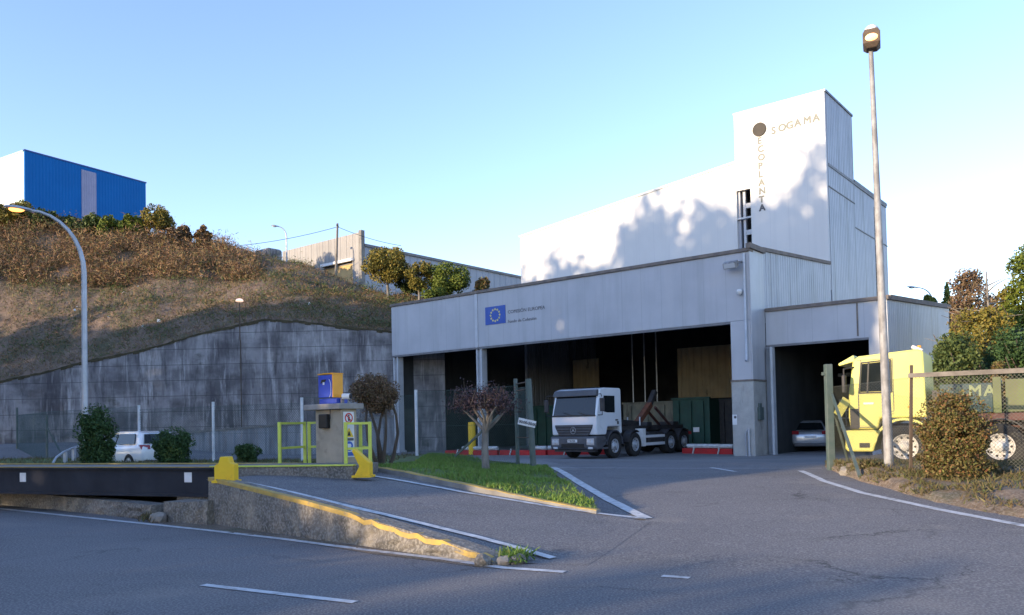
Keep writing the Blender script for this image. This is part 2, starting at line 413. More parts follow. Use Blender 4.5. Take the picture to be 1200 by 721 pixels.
def cards(name, P, size, m, parent=None, aspect=.55, upright=0., jit=.5, tri=False):
    """many small leaf faces, one island each"""
    P = np.asarray(P, float); n = len(P)
    sz = size * (1 + jit * rng.uniform(-1, 1, n))
    a = rng.normal(size=(n, 3)); a[:, 2] = a[:, 2] * (1 - upright) + upright * np.abs(a[:, 2]) + upright * 1.5
    a /= np.linalg.norm(a, axis=1)[:, None]
    b = np.cross(a, rng.normal(size=(n, 3))); b /= np.linalg.norm(b, axis=1)[:, None]
    a = a * sz[:, None]; b = b * (sz * aspect)[:, None]
    if tri:
        vs = np.stack([P - b * .5, P + b * .5, P + a], 1).reshape(-1, 3); k = 3
    else:
        c = np.cross(a, b); c /= np.linalg.norm(c, axis=1)[:, None]; c *= (sz * .18)[:, None]
        vs = np.stack([P - a * .5, P + b * .5 + c, P + a * .5, P - b * .5 + c], 1).reshape(-1, 3); k = 4
    me = bpy.data.meshes.new(name)
    me.vertices.add(n * k); me.vertices.foreach_set('co', vs.ravel())
    me.loops.add(n * k); me.loops.foreach_set('vertex_index', np.arange(n * k))
    me.polygons.add(n); me.polygons.foreach_set('loop_start', np.arange(n) * k); me.polygons.foreach_set('loop_total', np.full(n, k))
    me.update(); me.validate()
    me.materials.append(MATS[m])
    o = bpy.data.objects.new(name, me); C.objects.link(o)
    if parent: o.parent = parent
    return o
def lump_points(n, rx, ry, rz, lumps, lr, seed, hollow=.55):
    """points of an uneven crown made of leaf clumps"""
    g = np.random.default_rng(seed)
    d = g.normal(size=(lumps, 3)); d /= np.linalg.norm(d, axis=1)[:, None]
    c = d * (g.uniform(.35, 1, (lumps, 1)) ** .6) * np.array([rx, ry, rz])
    r = lr * g.uniform(.6, 1.3, lumps)
    pr = r ** 2; k = g.choice(lumps, n, p=pr / pr.sum())
    q = g.normal(size=(n, 3)); q /= np.linalg.norm(q, axis=1)[:, None]
    return c[k] + q * (r[k] * (hollow + (1 - hollow) * g.uniform(0, 1, n) ** .7))[:, None]
def text_mesh(txt, size, conv_m, name, m, parent=None, ext=.004, bold=.0, heavy=0):
    cu = bpy.data.curves.new(name, 'FONT'); cu.body = txt; cu.size = size; cu.extrude = ext; cu.offset = bold; cu.resolution_u = 3
    o = bpy.data.objects.new(name, cu); C.objects.link(o)
    bpy.context.view_layer.update()
    me = bpy.data.meshes.new_from_object(o.evaluated_get(bpy.context.evaluated_depsgraph_get()))
    bpy.data.objects.remove(o); bpy.data.curves.remove(cu)
    if heavy:                              # thicker strokes: the same outline stepped sideways in thin layers
        bm = bmesh.new()
        for i, (dx, dy) in enumerate(((0, 0), (1, 0), (0, 1), (1, 1))):
            k = len(bm.verts); bm.from_mesh(me); bm.verts.ensure_lookup_table()
            for v in bm.verts[k:]: v.co += Vector((dx * heavy, dy * heavy, i * .0012))
        bm.to_mesh(me); bm.free()
    me.transform(conv_m); me.materials.clear(); me.materials.append(MATS[m]); me.name = name
    q = bpy.data.objects.new(name, me); C.objects.link(q)
    if parent: q.parent = parent
    return q
def stand(m00, m01, origin):               # text plane: text x -> m00, text y -> m01
    x, y = Vector(m00).normalized(), Vector(m01).normalized(); z = x.cross(y)
    M = Matrix.Identity(4)
    for i in range(3): M[i][0], M[i][1], M[i][2], M[i][3] = x[i], y[i], z[i], origin[i]
    return M
def chainlink(p0, p1, h, pitch, r, m, parent=None, z0=(0, 0)):
    p0, p1 = Vector(p0), Vector(p1); L = (p1 - p0).length
    mb = MB(); d = (p1 - p0) / L
    def P(a, b): return p0 + d * a + Vector((0, 0, b))
    k = -h
    while k < L:
        for sgn in (1, -1):
            a0, a1 = max(0, k), min(L, k + h)
            if a1 - a0 > .01:
                b0, b1 = a0 - k, a1 - k
                if sgn < 0: b0, b1 = h - b0, h - b1
                A, B = P(a0, b0), P(a1, b1)
                dd = (B - A).normalized(); nn = Vector((-d.y, d.x, 0)); e = dd.cross(nn)
                vs = [q + v * r for q in (A, B) for v in (nn, -nn * .5 + e * .87, -nn * .5 - e * .87)]
                mb.add(vs, [(0, 1, 4, 3), (1, 2, 5, 4), (2, 0, 3, 5)])
        k += pitch
    for b in (0.02, h * .5, h - .02): mb.tube([P(0, b), P(L, b)], r * 1.1, 4)
    return mb.build('mesh_net', m, parent, recalc=False)
def wall_holes(mb, x0, x1, z0, z1, holes, y0, y1, conv=None):
    xs = sorted({x0, x1, *[h[0] for h in holes], *[h[1] for h in holes]}); zs_ = sorted({z0, z1, *[h[2] for h in holes], *[h[3] for h in holes]})
    for a, b in zip(xs, xs[1:]):
        for c, d in zip(zs_, zs_[1:]):
            mx, mz = (a + b) / 2, (c + d) / 2
            if any(h[0] < mx < h[1] and h[2] < mz < h[3] for h in holes): continue
            if conv is None: mb.box(a, b, y0, y1, c, d)
            else: mb.box(y0, y1, a, b, c, d)

# ------------------------------------------------------------------ ground
def pit(x, y):                             # the weighbridge pit beside the road
    s = x * V.x + y * V.y; t = x * U.x + y * U.y
    return -.75 if (t < -14.2 and 8.35 < s < 11.2) else 0
def base_z(x, y): return (zg(x, y) if abs(x) < 90 and abs(y) < 90 else 0) - .12 + min(0, pit(x, y))
gx = sorted(set([-1500, -600, -250, -120, -80] + list(np.arange(-60, 60.1, .75)) + [80, 120, 250, 600, 1500]))
gy = sorted(set([-1500, -600, -250, -120, -60] + list(np.arange(-24, 72.1, .75)) + [90, 130, 250, 600, 1500]))
vs = [(x, y, base_z(x, y)) for y in gy for x in gx]; nx = len(gx)
fs = [(j * nx + i, j * nx + i + 1, (j + 1) * nx + i + 1, (j + 1) * nx + i) for j in range(len(gy) - 1) for i in range(nx - 1)]
struct(MB().add(vs, fs).build('ground', 'earth', smooth_=60))

# the ramp up to the weighbridge: left edge is the inside of its wall, right edge the grass island's kerb
WALL_A, WALL_B = on_z(245, 612, 0.02), on_z(572, 659, 0.02)
KERB_PX = [(440, 546.5, .86), (456, 548.5, .84), (505, 558, .72), (560, 569.5, .58), (640, 586, .36), (702, 597.5, .24)]
KERB = [on_z(*p) for p in KERB_PX]
RAMP_POLY += [(WALL_A + V * .12 - U * .3).to_2d(), (WALL_B + V * .05).to_2d(), on_g(690, 662).to_2d(), on_g(762, 612).to_2d(),
              *[(k - V * .02).to_2d() for k in KERB[::-1]], (KERB[0] - U * 1.1 - V * .1).to_2d()]
ROAD_POLY = [(-60, 58.4), (-15.2, 22.2), (-6.6, 15.3), (-2.5, 17), (-4, 24), (2, 23), (1.0, 29.6), (6, 28.7), (10.4, 27.2), (14.5, 24), (60, -9), (60, -40), (-60, -40)]
sheet('road', ROAD_POLY, .8, lambda x, y: zg(x, y), 'asphalt')
PLZ = [(1.0, 29.6), (6, 28.7), (10.4, 27.2), (14.5, 24), (30, 14), (45, 30), (30, 60), (-7, 66), (-12, 50), (-9, 34), (-2, 29.5), (-4, 24), (2, 23)]
sheet('plaza', PLZ, 1.5, lambda x, y: zg(x, y), 'plaza')
sheet('parking_lot', [(-2, 29.5), (-9, 34), (-12, 50), (-46, 50), (-60, 41), (-24, 24), (-12, 24), (-4, 24.)], 1.5, lambda x, y: zg(x, y) + .012, 'asphalt')
sheet('ramp', RAMP_POLY, .5, lambda x, y: max(zg(x, y) + .003, zramp(x, y)), 'asphalt')
def gpx(pts, f=None): return [on_g(a, b, f) for a, b in pts]
band('road_edge_line', gpx([(-60, 591), (0, 596.5), (120, 609), (240, 621.5), (330, 632), (430, 645), (520, 655.5), (590, 666), (662, 671)]), .13, 'line_paint', zs)
band('lane_dash', gpx([(238, 686), (416, 706.5)]), .11, 'line_paint', zs)
band('lane_dash', gpx([(776, 675.5), (808, 678)]), .11, 'line_paint', zs)
zrl = lambda x, y: max(zg(x, y) + .006, zramp(x, y))
band('ramp_edge_line', gpx([(286, 566), (400, 592), (520, 620.5), (600, 641), (648, 655)], zrl), .14, 'line_paint', zrl, .014)
band('ramp_edge_line', gpx([(437, 558.5), (540, 577), (640, 593.5), (710, 603.5), (757, 608.5)], zrl), .13, 'line_paint', zrl, .014)
band('junction_line', gpx([(648, 548), (680, 567), (715, 587), (758, 608.5)]), .2, 'line_paint', zs, .014)
band('junction_line', gpx([(938, 552), (965, 564), (1010, 578), (1100, 597.5), (1200, 616.5), (1290, 632)]), .15, 'line_paint', zs)
band('plaza_joint', gpx([(655, 548.5), (800, 549), (963, 549)]), .07, 'line_paint', zs, .006)
band('plaza_mark', gpx([(833, 548.2), (862, 553)]), .12, 'line_paint', zs, .007)

# grass island and verge
FENCE = [at(622, 500, 22.5), at(488, 500, 27.), at(354, 500, 26.5), at(250, 500, 28.4), at(163, 500, 30.5), at(55, 500, 33)]
ISL_CTRL = [(k.x, k.y, z - .02) for k, (_, _, z) in zip(KERB, KERB_PX)] + [
    (*on_z(690, 588, .32).to_2d(), .32), (*on_z(650, 562, .42).to_2d(), .42), (*on_z(632, 546, .5).to_2d(), .48),
    (FENCE[0].x, FENCE[0].y, .5), (FENCE[1].x, FENCE[1].y, .72), (FENCE[2].x, FENCE[2].y, .66), (FENCE[3].x, FENCE[3].y, .62), (FENCE[4].x, FENCE[4].y, .6),
    (*at(570, 550, 19.5).to_2d(), .62), (*at(500, 545, 19.5).to_2d(), .78), (FENCE[5].x, FENCE[5].y, .7), (-7, 18.6, .7), (-12, 21, .65)]
def z_isl(x, y):
    a = b = 0
    for cx, cy, cz in ISL_CTRL:
        w_ = 1 / (((x - cx) ** 2 + (y - cy) ** 2) ** 1.5 + 1e-3); a += w_ * cz; b += w_
    return a / b
ISL_POLY = [k.to_2d() for k in KERB] + [on_z(696, 590, .3).to_2d(), on_z(662, 568, .38).to_2d(), on_z(640, 550, .45).to_2d(),
    (FENCE[0] + Vector((.5, .5, 0))).to_2d(), (FENCE[1] + Vector((.3, 1.2, 0))).to_2d(), (FENCE[2] + Vector((0, 1, 0))).to_2d(), (FENCE[3] + Vector((0, .8, 0))).to_2d(),
    (FENCE[4] + Vector((0, .8, 0))).to_2d(), (FENCE[5] + Vector((-2, .8, 0))).to_2d(), Vector((-21.5, 27)), Vector((-12.5, 20.8)), Vector((-8, 19.2)), Vector((-4.8, 18.2))]
sheet('grass_island', ISL_POLY, .6, z_isl, 'turf')
def edge_skirt(poly, zf, depth, m, name):
    vs = []; n = len(poly)
    for p in poly: vs += [(p[0], p[1], zf(p[0], p[1])), (p[0], p[1], zf(p[0], p[1]) - depth)]
    struct(MB().add(vs, [(2 * i, 2 * i + 1, (2 * i + 3) % (2 * n), (2 * i + 2) % (2 * n)) for i in range(n)]).build(name, m, recalc=False))
edge_skirt(ISL_POLY, z_isl, 1.0, 'earth', 'island_edge')
mb = MB(); vs = []
KD = []
for a, b in zip(KERB, KERB[1:]):
    for j in range(6): KD.append(a.lerp(b, j / 6))
KD.append(KERB[-1])
for i, p in enumerate(KD):
    d = (KD[min(i + 1, len(KD) - 1)] - KD[max(i - 1, 0)]); d.z = 0; d.normalize(); n = Vector((-d.y, d.x, 0))
    h = random.uniform(-.008, .008)
    for off, dz in ((-.10, -.3), (-.09, -.015), (-.075, .0), (.05, .0), (.055, -.25)):
        q = p + n * off; vs.append((q.x, q.y, q.z + dz + h))
for i in range(len(KD) - 1):
    for k in range(4):
        mb.mi = 0 if k == 0 else 1
        mb.add([], []); mb.f.append((i * 5 + k, i * 5 + k + 1, (i + 1) * 5 + k + 1, (i + 1) * 5 + k)); mb.m.append(0 if k == 0 else 1)
mb.v = vs
mb.f.append(tuple((len(KD) - 1) * 5 + k for k in range(5))); mb.m.append(0)
struct(mb.build('island_kerb', ['kerb', 'yellow_edge']))

def scatter(poly, n, zf, keep=None):
    xs = [p[0] for p in poly]; ys = [p[1] for p in poly]; out = []
    while len(out) < n:
        x, y = random.uniform(min(xs), max(xs)), random.uniform(min(ys), max(ys))
        if inside((x, y), poly) and (keep is None or keep(x, y)): out.append((x, y, zf(x, y)))
    return out
gp = scatter([p for p in ISL_POLY[:11]], 30000, z_isl, lambda x, y: random.random() < .35 + .65 * (math.sin(x * 1.7 + y) * math.sin(y * 1.3 - x * .6) > -.45))
struct(cards('island_grass', gp, .075, 'green_grass', aspect=.25, upright=.7, tri=True), 'stuff')
gp = scatter(ISL_POLY[10:], 9000, z_isl)
struct(cards('verge_grass', gp, .11, 'weedy', aspect=.2, upright=.7, tri=True), 'stuff')

# right hand bank with the fenced yard on top
BOT = [on_g(a, b) for a, b in [(966, 547), (985, 556), (1010, 565), (1040, 573), (1070, 582), (1100, 590), (1150, 600), (1200, 608), (1290, 624)]]
TOP = [on_z(a, b, z) for a, b, z in [(972, 545, .46), (990, 549, .5), (1014, 551.5, .52), (1042, 556, .52), (1072, 560, .51), (1102, 563.5, .5), (1152, 568.5, .5), (1202, 573, .5), (1295, 585, .5)]]
def z_bank(x, y):
    s = x * V.x + y * V.y
    return .5 + .16 * smooth((s - 16.5) / 2.5) - .12 * smooth((s - 19) / 3) + .03 * math.sin(3.1 * x) * math.sin(2.7 * y)
mb = MB(); vs = []; K = 7
def dens(P, k):
    return [P[i].lerp(P[i + 1], j / k) for i in range(len(P) - 1) for j in range(k)] + [P[-1]]
Bd, Td = dens(BOT, 5), dens(TOP, 5)
for a, b in zip(Bd, Td):
    b = b.copy(); b.z = z_bank(b.x, b.y)
    for k in range(K):
        f = k / (K - 1); q = a.lerp(b, f); q.z = a.z - .02 + (b.z - a.z + .02) * (f ** .6)
        if 0 < k < K - 1: q += Vector((random.uniform(-.06, .06), random.uniform(-.06, .06), random.uniform(-.03, .03)))
        vs.append(q)
fs = [(i * K + k, (i + 1) * K + k, (i + 1) * K + k + 1, i * K + k + 1) for i in range(len(Bd) - 1) for k in range(K - 1)]
struct(mb.add(vs, fs).build('dirt_bank', 'bank_earth', smooth_=70))
YARD = [b.to_2d() for b in Td] + [Vector((30, 10)), Vector((30, 34)), Vector((17.5, 31.)), Vector((12, 25.5)), Vector((9.3, 22.8)), Vector((8.0, 20.6))]
sheet('yard', YARD, .7, z_bank, 'bank_earth')
gp = scatter([b.to_2d() for b in Td] + [Vector((14, 14)), Vector((13, 18)), Vector((9.5, 19)), Vector((7.8, 19.4))], 15000, z_bank, lambda x, y: random.random() < .3 + .7 * (math.sin(2 * x) * math.sin(1.9 * y) > -.2))
struct(cards('bank_grass', gp, .10, 'weedy', aspect=.22, upright=.6, tri=True), 'stuff')

gp = []
for _ in range(5200):
    i = random.randrange(len(Bd) - 1); f = random.random() ** .6; q = Bd[i].lerp(Bd[i + 1], random.random()).lerp(Td[i], f)
    if math.sin(q.x * 4.1) * math.sin(q.y * 3.3) < -.15 + .5 * (f > .8): continue
    gp.append((q.x, q.y, zg(q.x, q.y) + (z_bank(q.x, q.y) - zg(q.x, q.y)) * f ** .6))
struct(cards('bank_weeds', gp, .10, 'weedy', aspect=.2, upright=.5, tri=True), 'stuff')
# dirt washed against the foot of the ramp wall
foot = [on_z(a, b, .02) for a, b in ((196, 610), (245, 612.5), (360, 630), (480, 646.5), (560, 658), (600, 662.5))]
near = [on_z(a, b + random.uniform(-1, 1.5), .02) for a, b in ((610, 666), (560, 664), (500, 655), (440, 647.5), (370, 638), (300, 628), (240, 619), (190, 613))]
sheet('gutter_dirt', [p.to_2d() for p in foot + near], .25, lambda x, y: zg(x, y) + .006 + .004 * math.sin(9 * x) * math.sin(8 * y), 'bank_earth')

# ------------------------------------------------------------------ hillside, retaining walls
YW = 49.5
WTOP = [(-60, 462), (0, 447), (50, 437), (100, 424), (170, 410), (240, 390), (310, 374.5), (350, 377), (400, 383), (462, 389), (520, 392)]
WT = [at(a, b, YW) for a, b in WTOP]
wt_tab = [(p.x, p.z) for p in WT]
def zwall(x): return lerp_tab(wt_tab, x)
RIDGE = [(-160, 232, 70), (0, 262, 70), (100, 268, 70), (180, 275, 70), (250, 288, 70), (330, 303, 68), (400, 328, 66), (462, 350, 64), (540, 350, 63), (640, 352, 62)]
rt_ = [at(*r) for r in RIDGE]
def zhill(x, y):
    ta = [(p.x * YW / p.y, p.z) for p in rt_]; xq = x * YW / max(y, 1)
    zr = lerp_tab(ta, xq); yr = lerp_tab([(p.x * YW / p.y, p.y) for p in rt_], xq)
    z0 = zwall(x) - .05
    f = (y - YW - .3) / (yr - YW)
    b = .35 * math.sin(x * .55 + y * .3) * math.sin(y * .5 - x * .2) + .15 * math.sin(x * 1.7) * math.sin(y * 1.5 + x)
    if f < 1: return z0 + (zr - z0) * (max(0, f) ** .92) + b * min(1, max(0, f) * 5)
    left = smooth((-xq - 17) / 12)
    return zr + b + (y - yr) * (.22 * left + .02)
hx = list(np.arange(-75, 12, 1.)); hy = list(np.arange(YW + .3, 84, 1.)) + [90, 97, 105, 115, 130, 160]
vs = [(x * (1 + (y - YW) * .011), y, zhill(x * (1 + (y - YW) * .011), y)) for y in hy for x in hx]; nx = len(hx)
fs = [(j * nx + i, j * nx + i + 1, (j + 1) * nx + i + 1, (j + 1) * nx + i) for j in range(len(hy) - 1) for i in range(nx - 1)]
P1 = P2 - U * (24.06 * S)
def clip_hill(x, y):                       # the hill stops at the building's left wall
    d = (Vector((x, y, 0)) - P1).dot(U) + .35
    return (x - U.x * max(0, d), y - U.y * max(0, d), d)
hv = []; hd = []
for x, y, z in vs:
    q = clip_hill(x, y); hd.append(q[2]); hv.append((q[0], q[1], zhill(q[0], q[1]) if y > YW else z))
fs = [f for f in fs if min(hd[i] for i in f) < 0]
struct(MB().add(hv, fs).build('hillside', 'hill_soil', smooth_=60))
# scrub on the slope
def hill_pts(n, f0, f1, x0, x1, keep=None):
    out = []
    while len(out) < n:
        px = random.uniform(x0, x1); f = random.uniform(f0, f1); yr = lerp_tab([(r[0], r[2]) for r in RIDGE], px)
        y = YW + .5 + f * (yr - YW); x = (px - 600) / F_PX * y
        if keep and not keep(px, f, x, y): continue
        if clip_hill(x, y)[2] > -.2: continue
        out.append((x, y, zhill(x, y)))
    return np.array(out)
struct(cards('slope_grass', hill_pts(85000, 0, 1.02, -120, 640), .2, 'dry_grass', aspect=.16, upright=.5, tri=True), 'stuff')
def brush(name, n, f0, f1, x0, x1, hgt, size, m, per=10, sp=.9):
    b = hill_pts(n, f0, f1, x0, x1, lambda px, f, x, y: math.sin(x * .8 + 1) * math.sin(y * .9 + x * .3) > -.5)
    P = np.repeat(b, per, 0); k = len(P)
    P[:, :2] += rng.normal(size=(k, 2)) * sp * .5; P[:, 2] += np.abs(rng.normal(size=k)) * hgt * .55
    return struct(cards(name, P, size, m, aspect=.16, upright=.25, tri=True), 'stuff')
brush('dry_brambles', 3400, .5, .98, -120, 300, .95, .3, 'dry_brush', 26)
brush('dry_brambles_low', 1100, .1, .95, -60, 480, .35, .22, 'dry_brush', 14)
brush('dark_scrub', 520, .05, 1.0, -120, 480, .5, .26, 'leaf_mid', 22, .9)
brush('green_undergrowth', 650, 0, .75, -120, 470, .3, .2, 'leaf_mid', 16, .7)
lp = hill_pts(26, .1, .8, 0, 380)
struct(cards('litter_scraps', lp + np.array([0, 0, .12]), .3, 'litter', aspect=.8, upright=0), 'stuff')

rw = thing('retaining_wall', 'tall streaked concrete retaining wall with a sloping top below the hillside', 'wall', (0, YW, 0))
mb = MB()
for a, b in zip(WT, WT[1:]):
    if a.x > -7: break
    mb.add([(a.x, 0, -.2), (b.x, 0, -.2), (b.x, 0, b.z), (a.x, 0, a.z), (a.x, .45, -.2), (b.x, .45, -.2), (b.x, .45, b.z), (a.x, .45, a.z)],
           [(0, 1, 2, 3), (7, 6, 5, 4), (3, 2, 6, 7)])
mb.build('wall_face', 'wall_concrete', rw)
mb = MB()
for a, b in zip(WT, WT[1:]):
    if a.x > -7: break
    k = max(2, int((b.x - a.x) / .35))
    for j in range(k):
        p, q = a.lerp(b, j / k), a.lerp(b, (j + 1) / k); h = random.uniform(.02, .07); dn = random.uniform(.04, .16)
        mb.add([(p.x, -.03, p.z - dn), (q.x, -.03, q.z - dn), (q.x, -.05, q.z + h), (p.x, -.05, p.z + h), (p.x, .7, p.z + h + .05), (q.x, .7, q.z + h + .05)], [(0, 1, 2, 3), (3, 2, 5, 4)])
mb.build('mossy_top', 'moss', rw)
# ribbed lower wall
a, b = at(205, 520, 45.5), P2 - U * (24.06 * S + .05) + V * .3
L = (b.to_2d() - a.to_2d()).length
lw = thing('low_wall', 'low ribbed pale concrete wall at the foot of the tall wall', 'wall', (a.x, a.y, 0), math.atan2(b.y - a.y, b.x - a.x))
mb = MB(); za_, zb_ = at(205, 508, 45.5).z, at(462, 488, 48.3).z
mb.add([(0, 0, -.1), (L, 0, -.1), (L, 0, zb_), (0, 0, za_), (0, .3, -.1), (L, .3, -.1), (L, .3, zb_), (0, .3, za_)], [(0, 1, 2, 3), (7, 6, 5, 4), (3, 2, 6, 7), (0, 3, 7, 4), (1, 5, 6, 2)])
mb.build('wall_face', 'ribbed_concrete', lw)
mb = MB().add([(0, -.05, za_ - .05), (L, -.05, zb_ - .05), (L, .35, zb_ - .05), (0, .35, za_ - .05), (0, -.05, za_ + .07), (L, -.05, zb_ + .07), (L, .35, zb_ + .07), (0, .35, za_ + .07)],
              [(0, 1, 5, 4), (1, 2, 6, 5), (2, 3, 7, 6), (3, 0, 4, 7), (4, 5, 6, 7), (3, 2, 1, 0)])
mb.build('coping', 'kerb', lw)

# ------------------------------------------------------------------ the plant building (local x along the facade, y inwards)
bld = thing('waste_plant', 'big white metal-clad industrial building with a wide open bay and a tall tower', 'building', P2, UROT)
def Zf(v): return H + S * v
ZE, ZF, ZT, ZSTEP, ZL, ZHS = Zf(7.79), Zf(4.50), Zf(18.77), Zf(15.79), Zf(13.93), Zf(14.64)
ZS1, ZS2, ZA, ZAB, ZB2 = Zf(13.28), Zf(11.78), Zf(4.99), Zf(3.42), Zf(8.69)
XL, D, TW, TD, HL, HD = -24.06 * S, 11.79 * S, 5.48 * S, 5.22 * S, 22.55 * S, 12.79 * S
AY, AX, AD = 1.63 * S, 5.475 * S, 4.68 * S
XM = bl(559.5, 420, 0)[0]                  # middle column
PW = .9                                    # bay pilaster
Z0 = .0
# front fascia
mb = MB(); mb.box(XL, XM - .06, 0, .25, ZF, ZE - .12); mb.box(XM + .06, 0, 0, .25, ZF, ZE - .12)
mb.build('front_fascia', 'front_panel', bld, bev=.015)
mb = MB(); mb.box(XM - .09, XM + .09, -.05, .24, ZF - .02, ZE - .13); mb.build('fascia_joint', 'column_paint', bld)
mb = MB(); mb.box(XL - .06, .08, -.08, .35, ZE - .12, ZE + .04); mb.build('fascia_coping', 'rust_trim', bld, bev=.02)
mb = MB(); mb.box(XL, -PW, .02, .24, ZF - .10, ZF - .003); mb.build('fascia_soffit', 'grey_trim', bld)
# columns
for x in (XL + .04, XM - .14):
    mb = MB(); mb.box(x, x + .09, .05, .5, Z0, ZF - .1); mb.box(x + .31, x + .40, .05, .5, Z0, ZF - .1); mb.box(x + .09, x + .31, .2, .34, Z0, ZF - .1)
    mb.box(x - .08, x + .48, -.02, .58, Z0, Z0 + .25)
    mb.build('column', 'column_paint', bld, bev=.01)
# right pilaster: metal above, concrete plinth below
ZP = bl(868, 447, 0)[1]
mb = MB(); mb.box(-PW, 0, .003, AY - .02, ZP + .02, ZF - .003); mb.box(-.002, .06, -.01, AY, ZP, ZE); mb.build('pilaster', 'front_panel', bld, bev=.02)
mb = MB(); mb.box(-PW - .02, .075, -.03, AY + .02, Z0 - .1, ZP); pl = mb.build('plinth', 'plinth', bld, bev=.03)
mb = MB(); mb.box(-PW - .06, .11, -.06, AY + .03, ZP, ZP + .07); mb.build('plinth_flashing', 'rust_trim', bld)
mb = MB(); mb.box(-.06, .16, -.12, AY + .05, ZE + .0, ZE + .22); mb.build('pilaster_cap', 'rust_trim', bld)
q = bl(861, 492, -.035); mb = MB(); mb.box(q[0] - .1, q[0] + .1, -.045, -.032, q[1] - .22, q[1] + .22); mb.build('notice', 'sign_white', bld)
mb = MB(); q = bl(861.5, 489, -.05); mb.lathe([(0, 0), (.06, 0)], lambda a_, b_, h: (q[0] + a_, -.048, q[1] + b_), 12); mb.build('notice_mark', 'dark_letter', bld)
q = bs(890, 484, .078); mb = MB(); mb.box(.074, .2, q[0] - .22, q[0] + .22, q[1] - .3, q[1] + .25); mb.box(.074, .16, q[0] - .12, q[0] + .12, q[1] + .25, q[1] + .42); mb.build('dark_patch_box', 'green_post', bld, bev=.02)  # plain green box added for a dark patch on the plinth side
# drain pipe, dome camera
qa, qb = bl(871.5, 297, -.1), bl(873, 420, -.1)
mb = MB(); mb.tube([(qa[0], -.1, qa[1]), (qa[0], -.1, qb[1]), (qa[0], -.16, qb[1] - .12)], .055, 8); mb.build('drain_pipe', 'galv', bld, 40)
qa = bl(877.5, 500, -.08); mb = MB(); mb.tube([(qa[0], -.09, Z0), (qa[0], -.09, 1.3)], .05, 8); mb.tube([(qa[0] - .14, -.09, Z0), (qa[0] - .14, -.09, 1.1), (qa[0] + .0, -.09, 1.3)], .03, 6); mb.build('cable_duct', 'galv', bld, 40)
# bay side wall above the annex, bay roof
mb = MB(); zr = lambda y: ZE + (ZB2 - ZE) * y / D
mb.add([(.03, AY, ZA - .4), (.03, D - .05, ZA - .4), (.03, D - .05, ZB2), (.03, AY, zr(AY)), (-.2, AY, ZA - .4), (-.2, D - .05, ZA - .4), (-.2, D - .05, ZB2), (-.2, AY, zr(AY))],
       [(0, 1, 2, 3), (7, 6, 5, 4), (3, 2, 6, 7), (1, 5, 6, 2), (0, 3, 7, 4)])
mb.build('side_wall', 'side_panel', bld)
mb = MB().add([(.1, AY - .05, zr(AY)), (.1, D - .06, ZB2), (-.3, D - .06, ZB2), (-.3, AY - .05, zr(AY)), (.1, AY - .05, zr(AY) + .16), (.1, D - .06, ZB2 + .16), (-.3, D - .06, ZB2 + .16), (-.3, AY - .05, zr(AY) + .16)],
              [(3, 2, 1, 0), (4, 5, 6, 7), (0, 1, 5, 4), (1, 2, 6, 5), (2, 3, 7, 6), (3, 0, 4, 7)])
mb.build('side_coping', 'rust_trim', bld)
mb = MB().add([(XL, .26, ZE - .2), (-.22, .26, ZE - .2), (-.22, D, ZB2 - .2), (XL, D, ZB2 - .2), (XL, .26, ZE - .08), (-.22, .26, ZE - .08), (-.22, D, ZB2 - .08), (XL, D, ZB2 - .08)],
              [(3, 2, 1, 0), (4, 5, 6, 7), (0, 1, 5, 4), (1, 2, 6, 5), (2, 3, 7, 6), (3, 0, 4, 7)])
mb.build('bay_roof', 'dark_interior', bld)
# left end wall of the bay: concrete below, dark sheet above
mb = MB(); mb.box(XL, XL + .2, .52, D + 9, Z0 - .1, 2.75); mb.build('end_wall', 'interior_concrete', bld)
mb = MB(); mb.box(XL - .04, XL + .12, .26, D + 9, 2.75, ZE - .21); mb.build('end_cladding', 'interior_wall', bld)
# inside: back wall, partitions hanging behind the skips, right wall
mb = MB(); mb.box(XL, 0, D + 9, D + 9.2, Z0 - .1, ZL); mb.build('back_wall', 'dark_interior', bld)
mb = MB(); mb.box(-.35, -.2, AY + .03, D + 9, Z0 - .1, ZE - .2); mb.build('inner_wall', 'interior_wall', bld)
def hang(px0, px1, pyt, pyb, m, d=D + .12):
    a_, b_ = bl(px0, pyb, d), bl(px1, pyt, d)
    mb = MB(); mb.box(a_[0], b_[0], d, d + .1, a_[1], b_[1]); mb.build('sheet_partition', m, bld)
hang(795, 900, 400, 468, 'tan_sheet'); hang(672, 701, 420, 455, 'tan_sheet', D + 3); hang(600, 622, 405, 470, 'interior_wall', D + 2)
mb = MB()
for px in (742, 756, 770): 
    q = bl(px, 460, D - 1); mb.tube([(q[0], D - 1, 2.6), (q[0], D - 1, ZE + .2)], .04, 6)
mb.build('roof_props', 'steel', bld)
mb = MB()
for k in range(6): y = .9 + k * 1.9; mb.box(XL + .2, -.4, y, y + .16, ZF + .9 + .12 * k, ZF + 1.25 + .12 * k)
mb.build('roof_beams', 'interior_wall', bld)
